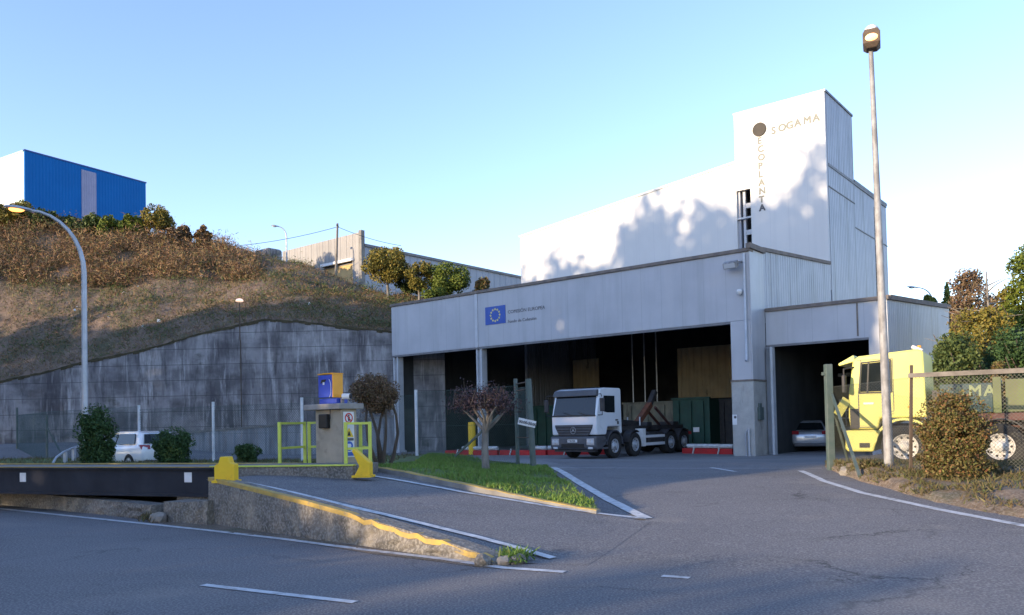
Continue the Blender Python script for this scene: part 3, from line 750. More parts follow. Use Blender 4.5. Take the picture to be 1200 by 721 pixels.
# hall behind: front wall, roof, side; tower
mb = MB(); xt = -TW
prof = [(-HL, 0), (-HL, ZL), (xt, ZSTEP), (xt, 0)]
mb.prism([(-HL, ZE - 1), (-HL, ZL), (xt, ZSTEP), (xt, ZE - 1)], D, D + .2, lambda u, v, e: (u, e, v)); mb.build('hall_front', 'white_panel', bld)
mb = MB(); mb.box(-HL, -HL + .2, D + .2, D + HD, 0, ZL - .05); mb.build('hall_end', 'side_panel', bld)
mb = MB(); mb.prism([(-HL - .05, ZL), (xt, ZSTEP), (.05, ZHS), (.05, ZHS - .15), (xt, ZSTEP - .15), (-HL - .05, ZL - .15)], D + .21, D + HD, lambda u, v, e: (u, e, v)); mb.build('hall_roof', 'grey_trim', bld)
mb = MB(); mb.prism([(-HL - .08, ZL), (xt, ZSTEP), (xt, ZSTEP + .12), (-HL - .08, ZL + .12)], D - .06, D + .24, lambda u, v, e: (u, e, v)); mb.build('hall_coping', 'white_panel', bld)
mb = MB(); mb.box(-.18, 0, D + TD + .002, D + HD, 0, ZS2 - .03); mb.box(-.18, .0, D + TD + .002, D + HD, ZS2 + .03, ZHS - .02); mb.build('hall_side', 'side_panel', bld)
mb = MB(); mb.box(-.12, .03, D + TD, D + HD + .05, ZS2 - .03, ZS2 + .03); mb.box(-.2, .06, D + TD + .01, D + HD + .08, ZHS - .02, ZHS + .14); mb.build('hall_flashing', 'grey_trim', bld)
wa_, wb_ = bl(864.5, 288, D), bl(879.5, 221, D)
WX0, WX1, WZ0, WZ1 = wa_[0], wb_[0], wa_[1] - .2, wb_[1]
mb = MB(); wall_holes(mb, -TW, 0, ZE - .5, ZT, [(WX0, WX1, WZ0, WZ1)], D - .03, D + .17); mb.build('tower_front', 'white_panel', bld)
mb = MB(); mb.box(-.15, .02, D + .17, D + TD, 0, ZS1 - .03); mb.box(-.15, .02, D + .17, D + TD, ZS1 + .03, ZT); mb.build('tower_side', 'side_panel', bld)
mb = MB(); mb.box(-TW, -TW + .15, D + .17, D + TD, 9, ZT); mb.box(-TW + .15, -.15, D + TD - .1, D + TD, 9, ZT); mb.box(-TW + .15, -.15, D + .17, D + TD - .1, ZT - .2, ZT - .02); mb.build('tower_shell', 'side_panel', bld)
mb = MB(); mb.box(-TW - .05, .06, D - .07, D + .1, ZT, ZT + .1); mb.build('tower_coping', 'white_panel', bld)
mb = MB(); mb.box(-.12, .07, D + .1, D + TD + .05, ZT, ZT + .12); mb.build('tower_flashing', 'grey_trim', bld); MB().box(-.1, .05, D + .17, D + TD + .02, ZS1 - .03, ZS1 + .03).build('tower_flashing', 'grey_trim', bld)
# the tall opening in the tower front with its bare frame
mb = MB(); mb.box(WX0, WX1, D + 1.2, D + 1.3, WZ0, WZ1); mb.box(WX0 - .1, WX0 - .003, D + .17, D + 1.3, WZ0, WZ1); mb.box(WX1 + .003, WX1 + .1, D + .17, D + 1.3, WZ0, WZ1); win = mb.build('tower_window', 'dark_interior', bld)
mb = MB(); xm_ = WX0 + (WX1 - WX0) * .42; mb.box(xm_ - .07, xm_ + .07, D + .25, D + .4, WZ0, WZ1)
zz = WZ0 + (WZ1 - WZ0) * .52; mb.box(WX0, WX1, D + .02, D + .14, zz - .05, zz + .05)
for f in (.28, .74): zz = WZ0 + (WZ1 - WZ0) * f; mb.box(xm_ + .07, WX1, D + .28, D + .4, zz - .14, zz + .14)
mb.build('window_frame', 'column_paint', win)
# annex on the right
xj = bl(906, 470, AY)[0]
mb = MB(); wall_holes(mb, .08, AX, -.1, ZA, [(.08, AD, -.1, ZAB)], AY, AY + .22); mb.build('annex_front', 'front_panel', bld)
mb = MB(); xs_ = bl(1004.5, 370, AY - .02)[0]; mb.box(xs_ - .03, xs_ + .03, AY - .03, AY - .003, ZAB + .08, ZA - .02); mb.build('annex_joint', 'rust_trim', bld)
zan = bs(1112, 362, AX)
def zar(y): return ZA + (zan[1] - ZA) * (y - AY) / (zan[0] - AY)
AE = zan[0]
mb = MB().add([(AX, AY + .225, -.1), (AX, AE, -.1), (AX, AE, zar(AE)), (AX, AY + .225, zar(AY + .2)), (AX - .2, AY + .225, -.1), (AX - .2, AE, -.1), (AX - .2, AE, zar(AE)), (AX - .2, AY + .225, zar(AY + .2))],
              [(0, 1, 2, 3), (7, 6, 5, 4), (3, 2, 6, 7), (1, 5, 6, 2), (0, 3, 7, 4)]); mb.build('annex_side', 'side_panel', bld)
mb = MB(); mb.box(0.08, AX + .08, AY - .08, AY + .24, ZA, ZA + .16); mb.build('annex_coping', 'rust_trim', bld, bev=.02)
def slab_(x0, x1, dz0, dz1, y0, y1):
    return MB().add([(x, y, zar(y) + dz) for dz in (dz0, dz1) for x, y in ((x0, y0), (x1, y0), (x1, y1), (x0, y1))], [(3, 2, 1, 0), (4, 5, 6, 7), (0, 1, 5, 4), (1, 2, 6, 5), (2, 3, 7, 6), (3, 0, 4, 7)])
slab_(AX - .25, AX + .1, .003, .2, AY + .245, AE + .05).build('annex_side_coping', 'rust_trim', bld)
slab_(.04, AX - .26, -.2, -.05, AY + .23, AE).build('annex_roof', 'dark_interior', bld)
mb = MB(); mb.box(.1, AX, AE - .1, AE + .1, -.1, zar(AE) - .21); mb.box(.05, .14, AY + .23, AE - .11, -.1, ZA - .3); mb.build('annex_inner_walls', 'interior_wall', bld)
mb = MB(); mb.box(.09, AD, AY - .04, AY + .1, ZAB - .1, ZAB - .004); mb.build('door_lintel', 'grey_trim', bld)
mb = MB(); n_ = 5
for k in range(n_):
    x0 = .12 + k * (xj - .12) / n_; x1 = x0 + (xj - .12) / n_; mb.add([(x0, AY - .05, -.02), ((x0 + x1) / 2, AY - .22, -.02), (x1, AY - .05, -.02), (x0, AY - .05, ZAB - .12), ((x0 + x1) / 2, AY - .22, ZAB - .12), (x1, AY - .05, ZAB - .12)],
           [(0, 1, 4, 3), (1, 2, 5, 4)])
mb.box(xj, xj + .1, AY - .2, AY + .1, -.02, ZAB - .11)
mb.build('folding_door', 'column_paint', bld)
# shelving and walkway inside the annex
ib = MB()
for px, pyt, pyb in ((0, 440, 444), (0, 470, 476), (0, 501, 505)):
    z0_ = bl(940, pyb, AE - 3)[1]; z1_ = bl(940, pyt, AE - 3)[1]; ib.box(.3, AX - .3, AE - 3, AE - 2.6, z0_, z1_)
ib.build('gallery_beams', 'plinth', bld)
ib = MB()
for px in (912, 928): a_ = bl(px, 480, AE - 2.5); ib.box(a_[0] - .6, a_[0] + .5, AE - 2.5, AE - 2.2, .1, 4.2)
ib.build('cabinets', 'interior_concrete', bld)
ib = MB(); zt = bl(945, 482, AE - 3.1)[1]; zbm = bl(945, 500, AE - 3.1)[1]; xa_ = bl(935, 490, AE - 3.1)[0]
for k in range(8): ib.box(xa_ + k * .5, xa_ + k * .5 + .05, AE - 3.12, AE - 3.07, zbm, zt)
for zq in (zt, (zt + zbm) / 2): ib.box(xa_, xa_ + 3.6, AE - 3.13, AE - 3.06, zq - .03, zq + .03)
ib.build('gallery_railing', 'galv', bld)

# things fixed to the building
fl = thing('floodlight', 'grey box floodlight on a bracket high at the right end of the bay front', 'floodlight', P2 + U * bl(858, 311, -.3)[0] - V * .45 + Vector((0, 0, bl(858, 311, -.3)[1])), UROT)
mb = MB(); M_ = Matrix.Rotation(R(25), 4, 'X'); mb.box(-.3, .3, -.16, .16, -.14, .14, M_); mb.build('lamp_housing', 'galv_worn', fl, bev=.03)
mb = MB(); mb.box(-.25, .25, -.168, -.162, -.1, .1, M_); mb.build('lamp_glass', 'lamp_glass', fl)
mb = MB(); mb.bar((-.32, 0, 0), (-.32, .45, .16), .04, .05); mb.bar((.32, 0, 0), (.32, .45, .16), .04, .05); mb.bar((-.34, .42, .16), (.34, .42, .16), .05, .05); mb.build('bracket', 'grey_trim', fl)
q = bl(866.5, 342, -.15)
dc = thing('dome_camera', 'small white dome camera on the bay front below the floodlight', 'camera', P2 + U * q[0] - V * .15 + Vector((0, 0, q[1])), UROT)
mb = MB(); mb.lathe([(0, .12), (.09, .1), (.12, .02), (.12, 0), (.10, -.08), (.05, -.13), (0, -.14)], lambda a_, b_, h: (a_, b_, h), 14); mb.build('dome', 'sign_white', dc, 60)
mb = MB(); mb.box(-.04, .04, 0, .16, .05, .12); mb.build('bracket', 'grey_trim', dc)
# european flag panel and its lettering, painted boards fixed to the fascia
a_, b_ = bl(569, 383.5, -.02), bl(592, 359.5, -.02)
fg = thing('flag_sign', 'blue panel with a ring of yellow stars and dark lettering on the fascia', 'sign', P2, UROT)
mb = MB(); mb.box(a_[0], b_[0], -.025, -.004, a_[1] + .1, b_[1] + .1); mb.build('blue_panel', 'flag_blue', fg)
cx_, cz_ = (a_[0] + b_[0]) / 2, (a_[1] + b_[1]) / 2 + .1; rr_ = (b_[1] - a_[1]) * .33
mb = MB()
for k in range(12):
    an = k * math.pi / 6; sx_, sz_ = cx_ + rr_ * math.cos(an), cz_ + rr_ * math.sin(an)
    pts = [(sx_ + (.085 if j % 2 == 0 else .034) * math.sin(j * math.pi / 5), sz_ + (.085 if j % 2 == 0 else .034) * math.cos(j * math.pi / 5)) for j in range(10)]
    mb.prism(pts, -.03, -.0255, lambda u, v, e: (u, e, v))
mb.build('star_ring', 'flag_star', fg)
q = bl(595, 366.5, -.01); text_mesh('COMISI\u00d3N EUROPEA', .26, stand((1, 0, 0), (0, 0, 1), (q[0], -.008, q[1] - .06)), 'lettering', 'dark_letter', fg)
q = bl(595, 377.5, -.01); text_mesh('Fondo de Cohesi\u00f3n', .24, stand((1, 0, 0), (0, 0, 1), (q[0], -.008, q[1] - .06)), 'lettering', 'dark_letter', fg)
# tower sign
tsn = thing('tower_sign', 'faded letters and a dark round disc on the tower front', 'sign', P2, UROT)
q = bl(890, 152, D - .04); mb = MB(); mb.lathe([(0, 0), (.39, 0), (.39, .05), (0, .05)], lambda a_, b_, h: (q[0] + a_, D - .1 + h, q[1] + b_), 32)
mb.build('round_disc', 'sign_disc', tsn)
for i, ch in enumerate('SOGAMA'):
    px = (903.5, 911.5, 920.8, 930.5, 941, 952)[i]; q = bl(px, 158 - i * 2.9, D - .04)
    text_mesh(ch, .56, stand((1, 0, 0), (0, 0, 1), (q[0], D - .04, q[1])), 'letter', 'pale_letter', tsn, .01, 0, .03)
for i, ch in enumerate('ECOPLANTA'):
    q = bl(887.2 + i * .3, 169.5 + i * 9.8, D - .04)
    text_mesh(ch, .51, stand((1, 0, 0), (0, 0, 1), (q[0], D - .04, q[1])), 'letter', 'dark_letter' if i == 8 else 'pale_letter', tsn, .01, 0, .03)
# skips inside the bay
def skip(name, label, px0, px1, pyt, d, m, ln=5.5, ribs_n=3):
    x0, x1 = bl(px0, 500, d)[0], bl(px1, 500, d)[0]; zt = bl((px0 + px1) / 2, pyt, d)[1]
    t = thing(name, label, 'skip', P2 + U * ((x0 + x1) / 2) + V * d + Vector((0, 0, .06)), UROT, 'waste skips in the bay'); hw = (x1 - x0) / 2
    mb = MB(); h = zt - .06
    mb.box(-hw, hw, 0, .06, .25, h); mb.box(-hw, hw, ln - .06, ln, .25, h); mb.box(-hw, -hw + .06, .06, ln - .06, .25, h); mb.box(hw - .06, hw, .06, ln - .06, .25, h); mb.box(-hw + .06, hw - .06, .06, ln - .06, .25, .32)
    mb.build('skip_body', m, t)
    mb = MB()
    for k in range(ribs_n): x = -hw + (k + .5) * 2 * hw / ribs_n; mb.box(x - .05, x + .05, -.09, -.003, .25, h - .1)
    mb.box(-hw - .04, hw + .04, -.1, .1, h, h + .1); mb.build('ribs', m, t)
    mb = MB()
    for x in (-hw * .6, hw * .6): mb.box(x - .08, x + .08, .1, ln - .1, 0, .25)
    mb.build('runners', 'chassis', t); return t
skip('waste_skip', 'dark green skip in the bay between the gate post and the white truck', 624, 656, 477, 7.5, 'green_skip')
skip('waste_skip', 'dull grey skip with black streaks behind the white truck', 731, 789, 473, 8.5, 'grey_skip')
sk = skip('waste_skip', 'green skip with a small white label under the tan sheet wall', 789, 832, 468, 6.2, 'green_skip')
q = 0.3; mb = MB(); mb.box(.15, .5, -.1, -.094, 1.0, 1.25); mb.build('label_plate', 'sign_white', sk)
skip('waste_skip', 'darkest skip half hidden beside the concrete plinth', 834, 864, 470, 7.4, 'chassis')
# red and white barriers along the bay
def barrier(px0, px1, label, y0=533.6, y1=532.8, white=(0, 1)):
    a, b = on_z(px0, y0, .12), on_z(px1, y1, .12); L = (b - a).length
    t = thing('bay_barrier', label, 'barrier', (*a.to_2d(), .10), math.atan2(b.y - a.y, b.x - a.x), 'red kerb barriers across the bay')
    mb = MB(); mb.box(0, L, -.05, .2, 0, .27); mb.build('red_kerb', 'barrier_red', t, bev=.02)
    mb = MB(); mb.tube([(L * white[0], .05, .38), (L * white[1], .05, .38)], .10, 8)
    mb.build('white_rail', 'barrier_white', t, 40)
    k = max(2, int(L / 2.2))
    for i in range(k): x = (i + .5) * L / k; MB().bar((x - .04, -.1, 0), (x + .06, -.1, .34), .06, .05).build('stake', 'barrier_white', t)
    return t
barrier(522, 583, 'red barrier behind the yellow bollard', 533.6, 533.6, (.33, 1))
barrier(586, 640, 'red barrier behind the green gate posts', 533.5, 533.6, (.65, 1))
barrier(642, 722, 'red barrier behind the front wheels of the white truck', 533.5, 532.5)
barrier(800, 859, 'red barrier between the white truck and the concrete plinth', 531.5, 532.6, (.1, 1))

# ------------------------------------------------------------------ buildings on the hill
def far_box(root, x0, x1, y0, y1, z0, z1, m, name): MB().box(x0, x1, y0, y1, z0, z1).build(name, m, root)
c0 = at(28, 176, 95)
az = R(31); ub = Vector((math.sin(az), math.cos(az), 0))
bb = thing('blue_warehouse', 'bright blue metal warehouse with a pale end wall on top of the hill', 'building', (c0.x, c0.y, 0), math.atan2(ub.y, ub.x))
LB = 15.9; zt = c0.z; zb = 20
MB().box(0, LB, -.2, 0, zb, zt - .1).build('blue_wall', 'blue_cladding', bb)
MB().box(-.1, LB + .1, -.26, .1, zt - .1, zt + .06).build('roof_edge', 'blue_edge', bb)
MB().box(6.9, 8.85, -.25, -.203, zb, zt - .55).build('plastic_panel', 'plastic_sheet', bb)
MB().box(-.02, .2, .003, 14, zb, zt - .15).build('mint_wall', 'mint', bb)
MB().box(-.06, -.023, 1.7, 14, zb, zt - .45).build('white_wall', 'white_panel', bb)
MB().box(-.1, .25, .1, 14, zt - .15, zt + .0).build('end_coping', 'mint', bb)
MB().box(.2, LB, .003, 13.9, zt - .6, zt - .16).build('roof', 'grey_trim', bb)
c1 = at(422, 272, 75)
gw = thing('grey_warehouse', 'grey panel warehouse with a tan door on the hilltop', 'building', (c1.x, c1.y, 0), UROT)
def gz(px, py, d=0):                       # on its front plane (local y = 0)
    r = ray(px, py); k = (c1 - Vector((0, 0, H))).dot(V) / r.dot(V); p = r * k; return (p - c1).dot(U), H + p.z
gl = gz(331, 296)[0]
da, db = gz(380, 334), gz(413, 306)
mb = MB(); wall_holes(mb, gl, 0, 9, c1.z, [(da[0], db[0], da[1] - 1, db[1])], 0, .25); mb.build('panel_wall', 'grey_cladding', gw)
MB().box(-.1, .28, -.12, .3, 9, c1.z + .15).build('corner_post', 'kerb', gw)
MB().box(da[0], db[0], .3, .4, 9, db[1]).build('tan_door', 'tan_door', gw)
MB().box(da[0] - .25, db[0] + .25, -.25, .22, db[1], db[1] + .25).build('door_head', 'sign_white', gw)
z2 = at(428, 290, 75.5).z
MB().box(.0, .2, .31, 28, 9, z2).build('side_cladding', 'shaded_grey_cladding', gw)
MB().box(-.2, .35, .31, 28, z2, z2 + .25).build('side_coping', 'grey_trim', gw)
MB().box(gl + .2, -.01, .26, 27.9, z2 - 1.4, z2 - 1.1).build('roof', 'grey_trim', gw)
hp = at(315, 300, 72)
hut = thing('hilltop_hut', 'small dark rounded concrete block on the ridge left of the grey warehouse', 'hut', (hp.x, hp.y, hp.z - 1.2), UROT)
MB().box(-1.1, 1., -.8, .8, 0, 1.75).build('block', 'wall_concrete', hut, bev=.25)

# ------------------------------------------------------------------ weighbridge
zd = 1.0
w0, w1 = on_z(-2, 547.2, zd), on_z(252, 547.2, zd)
dW = (w0 - w1); dW.z = 0; dW.normalize()
wb = thing('weighbridge', 'long black steel truck weighbridge with yellow edge lines', 'weighbridge', (w1.x, w1.y, 0), math.atan2(-dW.y, -dW.x))
LW = 19.
MB().box(-LW, 0, .0, .05, .44, zd - .05).build('side_beam', 'beam_black', wb)
mb = MB(); mb.box(-LW, 0, -.07, .12, .40, .45); mb.box(-LW, 0, -.07, .12, zd - .05, zd - .01); mb.build('beam_flange', 'beam_black', wb)
MB().add([(-LW, .121, zd - .02), (0, .121, zd - .02), (0, 2.85, zd - .11), (-LW, 2.85, zd - .11), (-LW, .121, zd - .1), (0, .121, zd - .1), (0, 2.85, zd - .19), (-LW, 2.85, zd - .19)], [(0, 1, 2, 3), (7, 6, 5, 4), (0, 4, 5, 1), (1, 5, 6, 2), (2, 6, 7, 3), (3, 7, 4, 0)]).build('deck', 'deck_steel', wb)
MB().box(-LW, 0, -.075, -.03, zd - .0099, zd + .004).build('edge_line', 'yellow_edge', wb)
MB().box(-LW, 0, 2.8, 2.95, zd - .10, zd - .075).build('edge_line', 'yellow_edge', wb)
MB().box(-LW, 0, 2.855, 2.9, .44, zd - .11).build('side_beam', 'beam_black', wb)
for px in (27, 220.5):
    p = on_z(px, 560, .78) ; r = ray(px, 559.5); nn = Vector((-dW.y, dW.x, 0)); k = (Vector((w1.x, w1.y, H)) - Vector((0, 0, H))).dot(nn) / r.dot(nn); p = Vector((0, 0, H)) + r * k
    xl = -(p - w1).dot(dW)
    MB().box(xl - .095, xl + .095, -.006, -.001, p.z - .10, p.z + .10).build('notice_sticker', 'sign_white', wb)
MB().box(-1.0, .35, 0.0, .75, -.6, .42).build('bearing_block', 'rough_concrete', wb, bev=.03)
ab0, ab1 = on_z(240, 546.6, .99), on_z(414, 544.6, .99)
dA = (ab1 - ab0).normalized()
abt = thing('weighbridge_abutment', 'low stained concrete step between the ramp and the weighbridge', 'abutment', (ab0.x, ab0.y, 0), math.atan2(dA.y, dA.x))
LA = (ab1 - ab0).length
MB().box(.15, LA, 0, 1.4, -.3, .965).build('step', 'rough_concrete', abt, bev=.02)
MB().box(.12, LA + .02, -.03, .1, .966, .995).build('edge_angle', 'rail_yellow', abt)
# low kerb beside the pit, ramp wall
def ribbon_wall(name, label, cat, pts, th, m, top_m=None, jag=0., tw=.12):
    """pts: (ground point, top z) along the front foot; the wall runs V-wards"""
    t = thing(name, label, cat, (pts[0][0].x, pts[0][0].y, 0))
    o = Vector((pts[0][0].x, pts[0][0].y, 0)); D_ = []
    for (a, za), (b, zb2) in zip(pts, pts[1:]):
        n_ = max(2, int((b - a).length / .16))
        for j in range(n_): f = j / n_; D_.append((a.lerp(b, f) - o, za + (zb2 - za) * f))
    D_.append((pts[-1][0] - o, pts[-1][1]))
    d = (pts[-1][0] - pts[0][0]); d.z = 0; d.normalize(); n = Vector((-d.y, d.x, 0))
    vs = []; K = 6; tv = []
    for i, (p, z) in enumerate(D_):
        f = i / len(D_); j_ = jag * max(0, f - .35) / .65
        z0 = p.z - .12
        for k in range(K):
            h = k / (K - 1); q = Vector((p.x, p.y, z0 + (z - z0) * h))
            q -= n * (random.uniform(-.5, .5) * (.02 + j_) + (.10 * j_ * 4 * (1 - h))) if k < K - 1 else Vector()
            vs.append(q)
        vs.append(Vector((p.x, p.y, z)) + n * th); vs.append(Vector((p.x, p.y, z0)) + n * th)
        zt_ = z + .012 - (random.uniform(0, .05) if f > .6 and jag else 0)
        for off, dz in ((-.012, -.07), (-.012, 0), (tw, 0), (tw + .005, -.05)):
            q = Vector((p.x, p.y, zt_ + dz)) + n * off; tv.append(q)
    W_ = K + 2
    fs = [(i * W_ + k, (i + 1) * W_ + k, (i + 1) * W_ + k + 1, i * W_ + k + 1) for i in range(len(D_) - 1) for k in range(W_ - 1)]
    fs += [tuple(range(W_)), tuple((len(D_) - 1) * W_ + k for k in range(W_))]
    MB().add(vs, fs).build('wall_face', m, t, recalc=True)
    if top_m:
        fs = [(i * 4 + k, (i + 1) * 4 + k, (i + 1) * 4 + k + 1, i * 4 + k + 1) for i in range(len(D_) - 1) for k in range(3)]
        MB().add(tv, fs).build('painted_edge', top_m, t)
    return t
def wz(px, py, foot):                      # height of a pixel seen above a ground foot point
    r = ray(px, py); return H + r.z * foot.y / r.y
g = lambda a, b: on_z(a, b, .02)
wp = WALL_PX
ribbon_wall('ramp_wall', 'rough stained concrete ramp wall with a yellow painted top', 'wall', [(g(a, b), wz(a, c, g(a, b))) for a, b, c in wp], .3, 'rough_concrete', 'yellow_edge', .08, .10)
kp = [(-60, 586, 572), (0, 591, 577), (60, 596, 580.5), (120, 602, 586), (178, 608, 592)]
ribbon_wall('pit_kerb', 'low mossy concrete kerb along the weighbridge pit beside the road', 'kerb', [(g(a, b), wz(a, c, g(a, b))) for a, b, c in kp], .35, 'rough_concrete', None, .05)
kp = [(192, 610, 588), (216, 612, 588.5), (243, 614, 587)]
ribbon_wall('concrete_block', 'low grey concrete block between the pit kerb and the ramp wall', 'block', [(g(a, b), wz(a, c, g(a, b))) for a, b, c in kp], .5, 'rough_concrete', None, .04)

def rock(name, label, p, r, m='stone', group=None, flat=.7):
    bm = bmesh.new(); bmesh.ops.create_icosphere(bm, subdivisions=2, radius=1); sd_ = random.random() * 50
    for v in bm.verts:
        k = 1 + .25 * math.sin(v.co.x * 3 + sd_) * math.sin(v.co.y * 2.7 + sd_) + random.uniform(-.12, .12)
        v.co = Vector((v.co.x * r * k, v.co.y * r * .8 * k, v.co.z * r * flat * k))
    me = bpy.data.meshes.new(name); bm.to_mesh(me); bm.free(); me.materials.append(MATS[m])
    o = bpy.data.objects.new(name, me); C.objects.link(o); o.location = (p.x, p.y, p.z + r * flat * .45); o.rotation_euler = (0, 0, random.uniform(0, 6))
    return tag(o, label, 'rock', group)
rock('stone', 'grey stone lying between the pit kerb and the concrete block', g(186, 611), .17)
rock('stone', 'pale broken stone at the low end of the ramp wall', g(590, 660), .09)
rock('rubble_chunk', 'largest chunk of rubble broken off the end of the ramp wall', g(566, 661), .12, 'rough_concrete')
rock('rubble_chunk', 'small chunk of rubble at the tip of the ramp', g(607, 659), .10, 'rough_concrete')
rock('stone', 'kerb stone beside the big green fence post', on_g(977, 549), .2)
rock('stone', 'pale stone at the start of the dirt bank', on_g(991, 557), .19)
rock('brick_fragment', 'pale brick fragment lying on the ramp', on_g(454, 577), .09, 'brick_bit', None, .4)
rock('brick_fragment', 'small brick crumb beside the bigger fragment on the ramp', on_g(464, 577.6), .05, 'brick_bit', None, .4)
gp = [(p.x, p.y, .02 + random.random() * .03) for p in [g(603 + random.gauss(0, 8), 656 + random.gauss(0, 2.2)) for _ in range(420)]]
tg = cards('grass_tuft', gp, .13, 'green_grass', aspect=.2, upright=.6, tri=True); tag(tg, 'green grass tuft at the low tip of the ramp wall', 'grass tuft')
gp = [(p.x, p.y, .02 + random.random() * .03) for p in [g(174 + random.gauss(0, 5), 609 + random.gauss(0, 1.5)) for _ in range(160)]]
tg = cards('grass_tuft', gp, .12, 'weedy', aspect=.2, upright=.6, tri=True); tag(tg, 'weedy tuft at the end of the pit kerb', 'grass tuft')

# yellow guide posts
def gpost(px, pyb, zb, prof, wd, rz, label):
    p = on_z(px, pyb, zb); t = thing('guide_post', label, 'guide post', p - Vector((0, 0, .02)), rz, 'yellow guide posts on the weighbridge')
    MB().prism(prof, -wd / 2, wd / 2, lambda u, v, e: (u, e, v)).build('post_body', 'guide_yellow', t, bev=.02)
    MB().box(prof[0][0] - .03, prof[1][0] + .03, -wd / 2 - .04, wd / 2 + .04, -.02, .025).build('foot_plate', 'guide_yellow', t)
    return t
gpost(265.5, 563, .8, [(-.19, 0), (.19, 0), (.19, .32), (.11, .34), (.08, .46), (-.08, .46), (-.11, .34), (-.19, .30)], .22, R(-4), 'yellow steel guide post with a stepped top at the ramp wall corner')
gpost(424, 557, .78, [(-.13, 0), (.2, 0), (.2, .27), (.02, .42), (-.13, .55), (-.17, .5), (-.02, .2)], .2, R(-10), 'yellow wedge shaped guide post beside the safety signs')

# railings
def railing(name, label, posts, zb, hh, group='yellow railings'):
    o = posts[0]; t = thing(name, label, 'railing', (o.x, o.y, zb), 0, group)
    for p in posts:
        q = p - o; MB().box(q.x - .035, q.x + .035, q.y - .035, q.y + .035, 0, hh).build('post', 'rail_yellow', t, bev=.006)
    mb = MB()
    for a, b in zip(posts, posts[1:]):
        for z in (hh - .03, hh * .47):
            dd = (b - a).normalized() * .036
            mb.bar(a - o + dd + Vector((0, 0, z)), b - o - dd + Vector((0, 0, z)), .05, .05)
    mb.build('rails', 'rail_yellow', t); return t
zq = .88
pA, pB, pC = at(328, 540, 18.2), at(357.5, 540, 19.2), at(382, 540, 18.6)
for p in (pA, pB, pC): p.z = 0
railing('safety_railing', 'yellow railing left of the concrete pillar', [pB + Vector((0, 0, 0)), pA], zq - .12, 1.12)
railing('safety_railing', 'single yellow rail section joining the pillar', [pB + Vector((.12, -.05, 0)), pC], zq - .12, 1.12)
pD, pE, pF = at(405.5, 540, 17.0), at(434, 540, 17.2), at(423, 540, 18.4)
for p in (pD, pE, pF): p.z = 0
railing('safety_railing', 'yellow railing round the sign side of the pillar', [pD, pE, pF], zq - .1, 1.06)

# control pillar with the display box
pc = at(399, 540, 18.3); zc = .55
pil = thing('control_pillar', 'speckled beige concrete pillar with a flat slab top beside the weighbridge', 'pillar', (pc.x, pc.y, zc), UROT)
zp = at(400, 480, 18.3).z - zc
MB().box(-.60, .32, -.22, .22, 0, zp).build('shaft', 'pillar_concrete', pil, bev=.015)
MB().box(-.86, .42, -.36, .36, zp, zp + .13).build('slab', 'slab', pil, bev=.02)
MB().box(-.36, -.06, -.33, -.223, zp - .42, zp - .1).build('meter_box', 'black', pil, bev=.02)
MB().tube([(.02, -.29, zp), (.02, -.29, zp - .2), (-.1, -.31, zp - .25)], .012, 5).build('cable', 'black', pil)
def sign_board(parent, x0, z0, w_, h_, m): pass
sb = thing('safety_sign', 'tall white safety sign with three symbols on the pillar side', 'sign', pil.location + U * .325 + V * -.02, UROT + R(90))
MB().box(-.15, .15, -.012, 0, zp - 1.08, zp - .06).build('board', 'sign_white', sb)
def disc(r0, r1, cz, m, name, y=-.0155, n=20, cx=0.):
    MB().lathe([(r0, 0), (r1, 0)], lambda a_, b_, h: (cx + a_, y, cz + b_), n).build(name, m, sb, recalc=False)
z1, z2_, z3 = zp - .2, zp - .52, zp - .83
disc(.085, .115, z1, 'sign_red', 'prohibition_ring')
mb = MB(); mb.add([(.07, -.0165, z1 - .09), (.09, -.0165, z1 - .07), (-.07, -.0165, z1 + .09), (-.09, -.0165, z1 + .07)], [(0, 1, 2, 3)]); mb.build('prohibition_bar', 'sign_red', sb, recalc=False)
mb = MB(); mb.add([(-.02, -.0160, z1 - .07), (.02, -.0160, z1 - .07), (.03, -.0160, z1 + .03), (-.03, -.0160, z1 + .03)], [(0, 1, 2, 3)]); mb.lathe([(0, 0), (.022, 0)], lambda a_, b_, h: (a_, -.016, z1 + .055 + b_), 10); mb.build('walking_figure', 'black', sb, recalc=False)
MB().add([(-.13, -.0155, z2_ - .11), (.13, -.0155, z2_ - .11), (0, -.0155, z2_ + .11)], [(0, 1, 2)]).build('warning_triangle', 'sign_yellow', sb, recalc=False)
MB().add([(-.05, -.0165, z2_ - .08), (.05, -.0165, z2_ - .08), (.012, -.0165, z2_ + .02), (-.012, -.0165, z2_ + .02)], [(0, 1, 2, 3)]).build('warning_figure', 'black', sb, recalc=False)
MB().add([(-.13, -.0155, z2_ - .19), (.13, -.0155, z2_ - .19), (.13, -.0155, z2_ - .13), (-.13, -.0155, z2_ - .13)], [(0, 1, 2, 3)]).build('caption_strip', 'dark_letter', sb, recalc=False)
disc(0, .11, z3, 'sign_blue', 'mandatory_disc')
MB().add([(-.05, -.0165, z3 - .06), (.05, -.0165, z3 - .06), (.05, -.0165, z3), (.065, -.0165, z3 + .005), (.04, -.0165, z3 + .05), (-.04, -.0165, z3 + .05), (-.065, -.0165, z3 + .005), (-.05, -.0165, z3)], [tuple(range(8))]).build('helmet_head', 'sign_white', sb, recalc=False)
MB().add([(-.13, -.0155, z3 - .22), (.13, -.0155, z3 - .22), (.13, -.0155, z3 - .135), (-.13, -.0155, z3 - .135)], [(0, 1, 2, 3)]).build('caption_strip', 'sign_blue', sb, recalc=False)
zk = zc + zp + .13
bx = at(391, 470, 18.3)
dsp = thing('display_box', 'blue box with an orange side standing on the pillar slab', 'control box', (pil.location - U * .18).to_2d().to_3d() + Vector((0, 0, zk)), UROT)
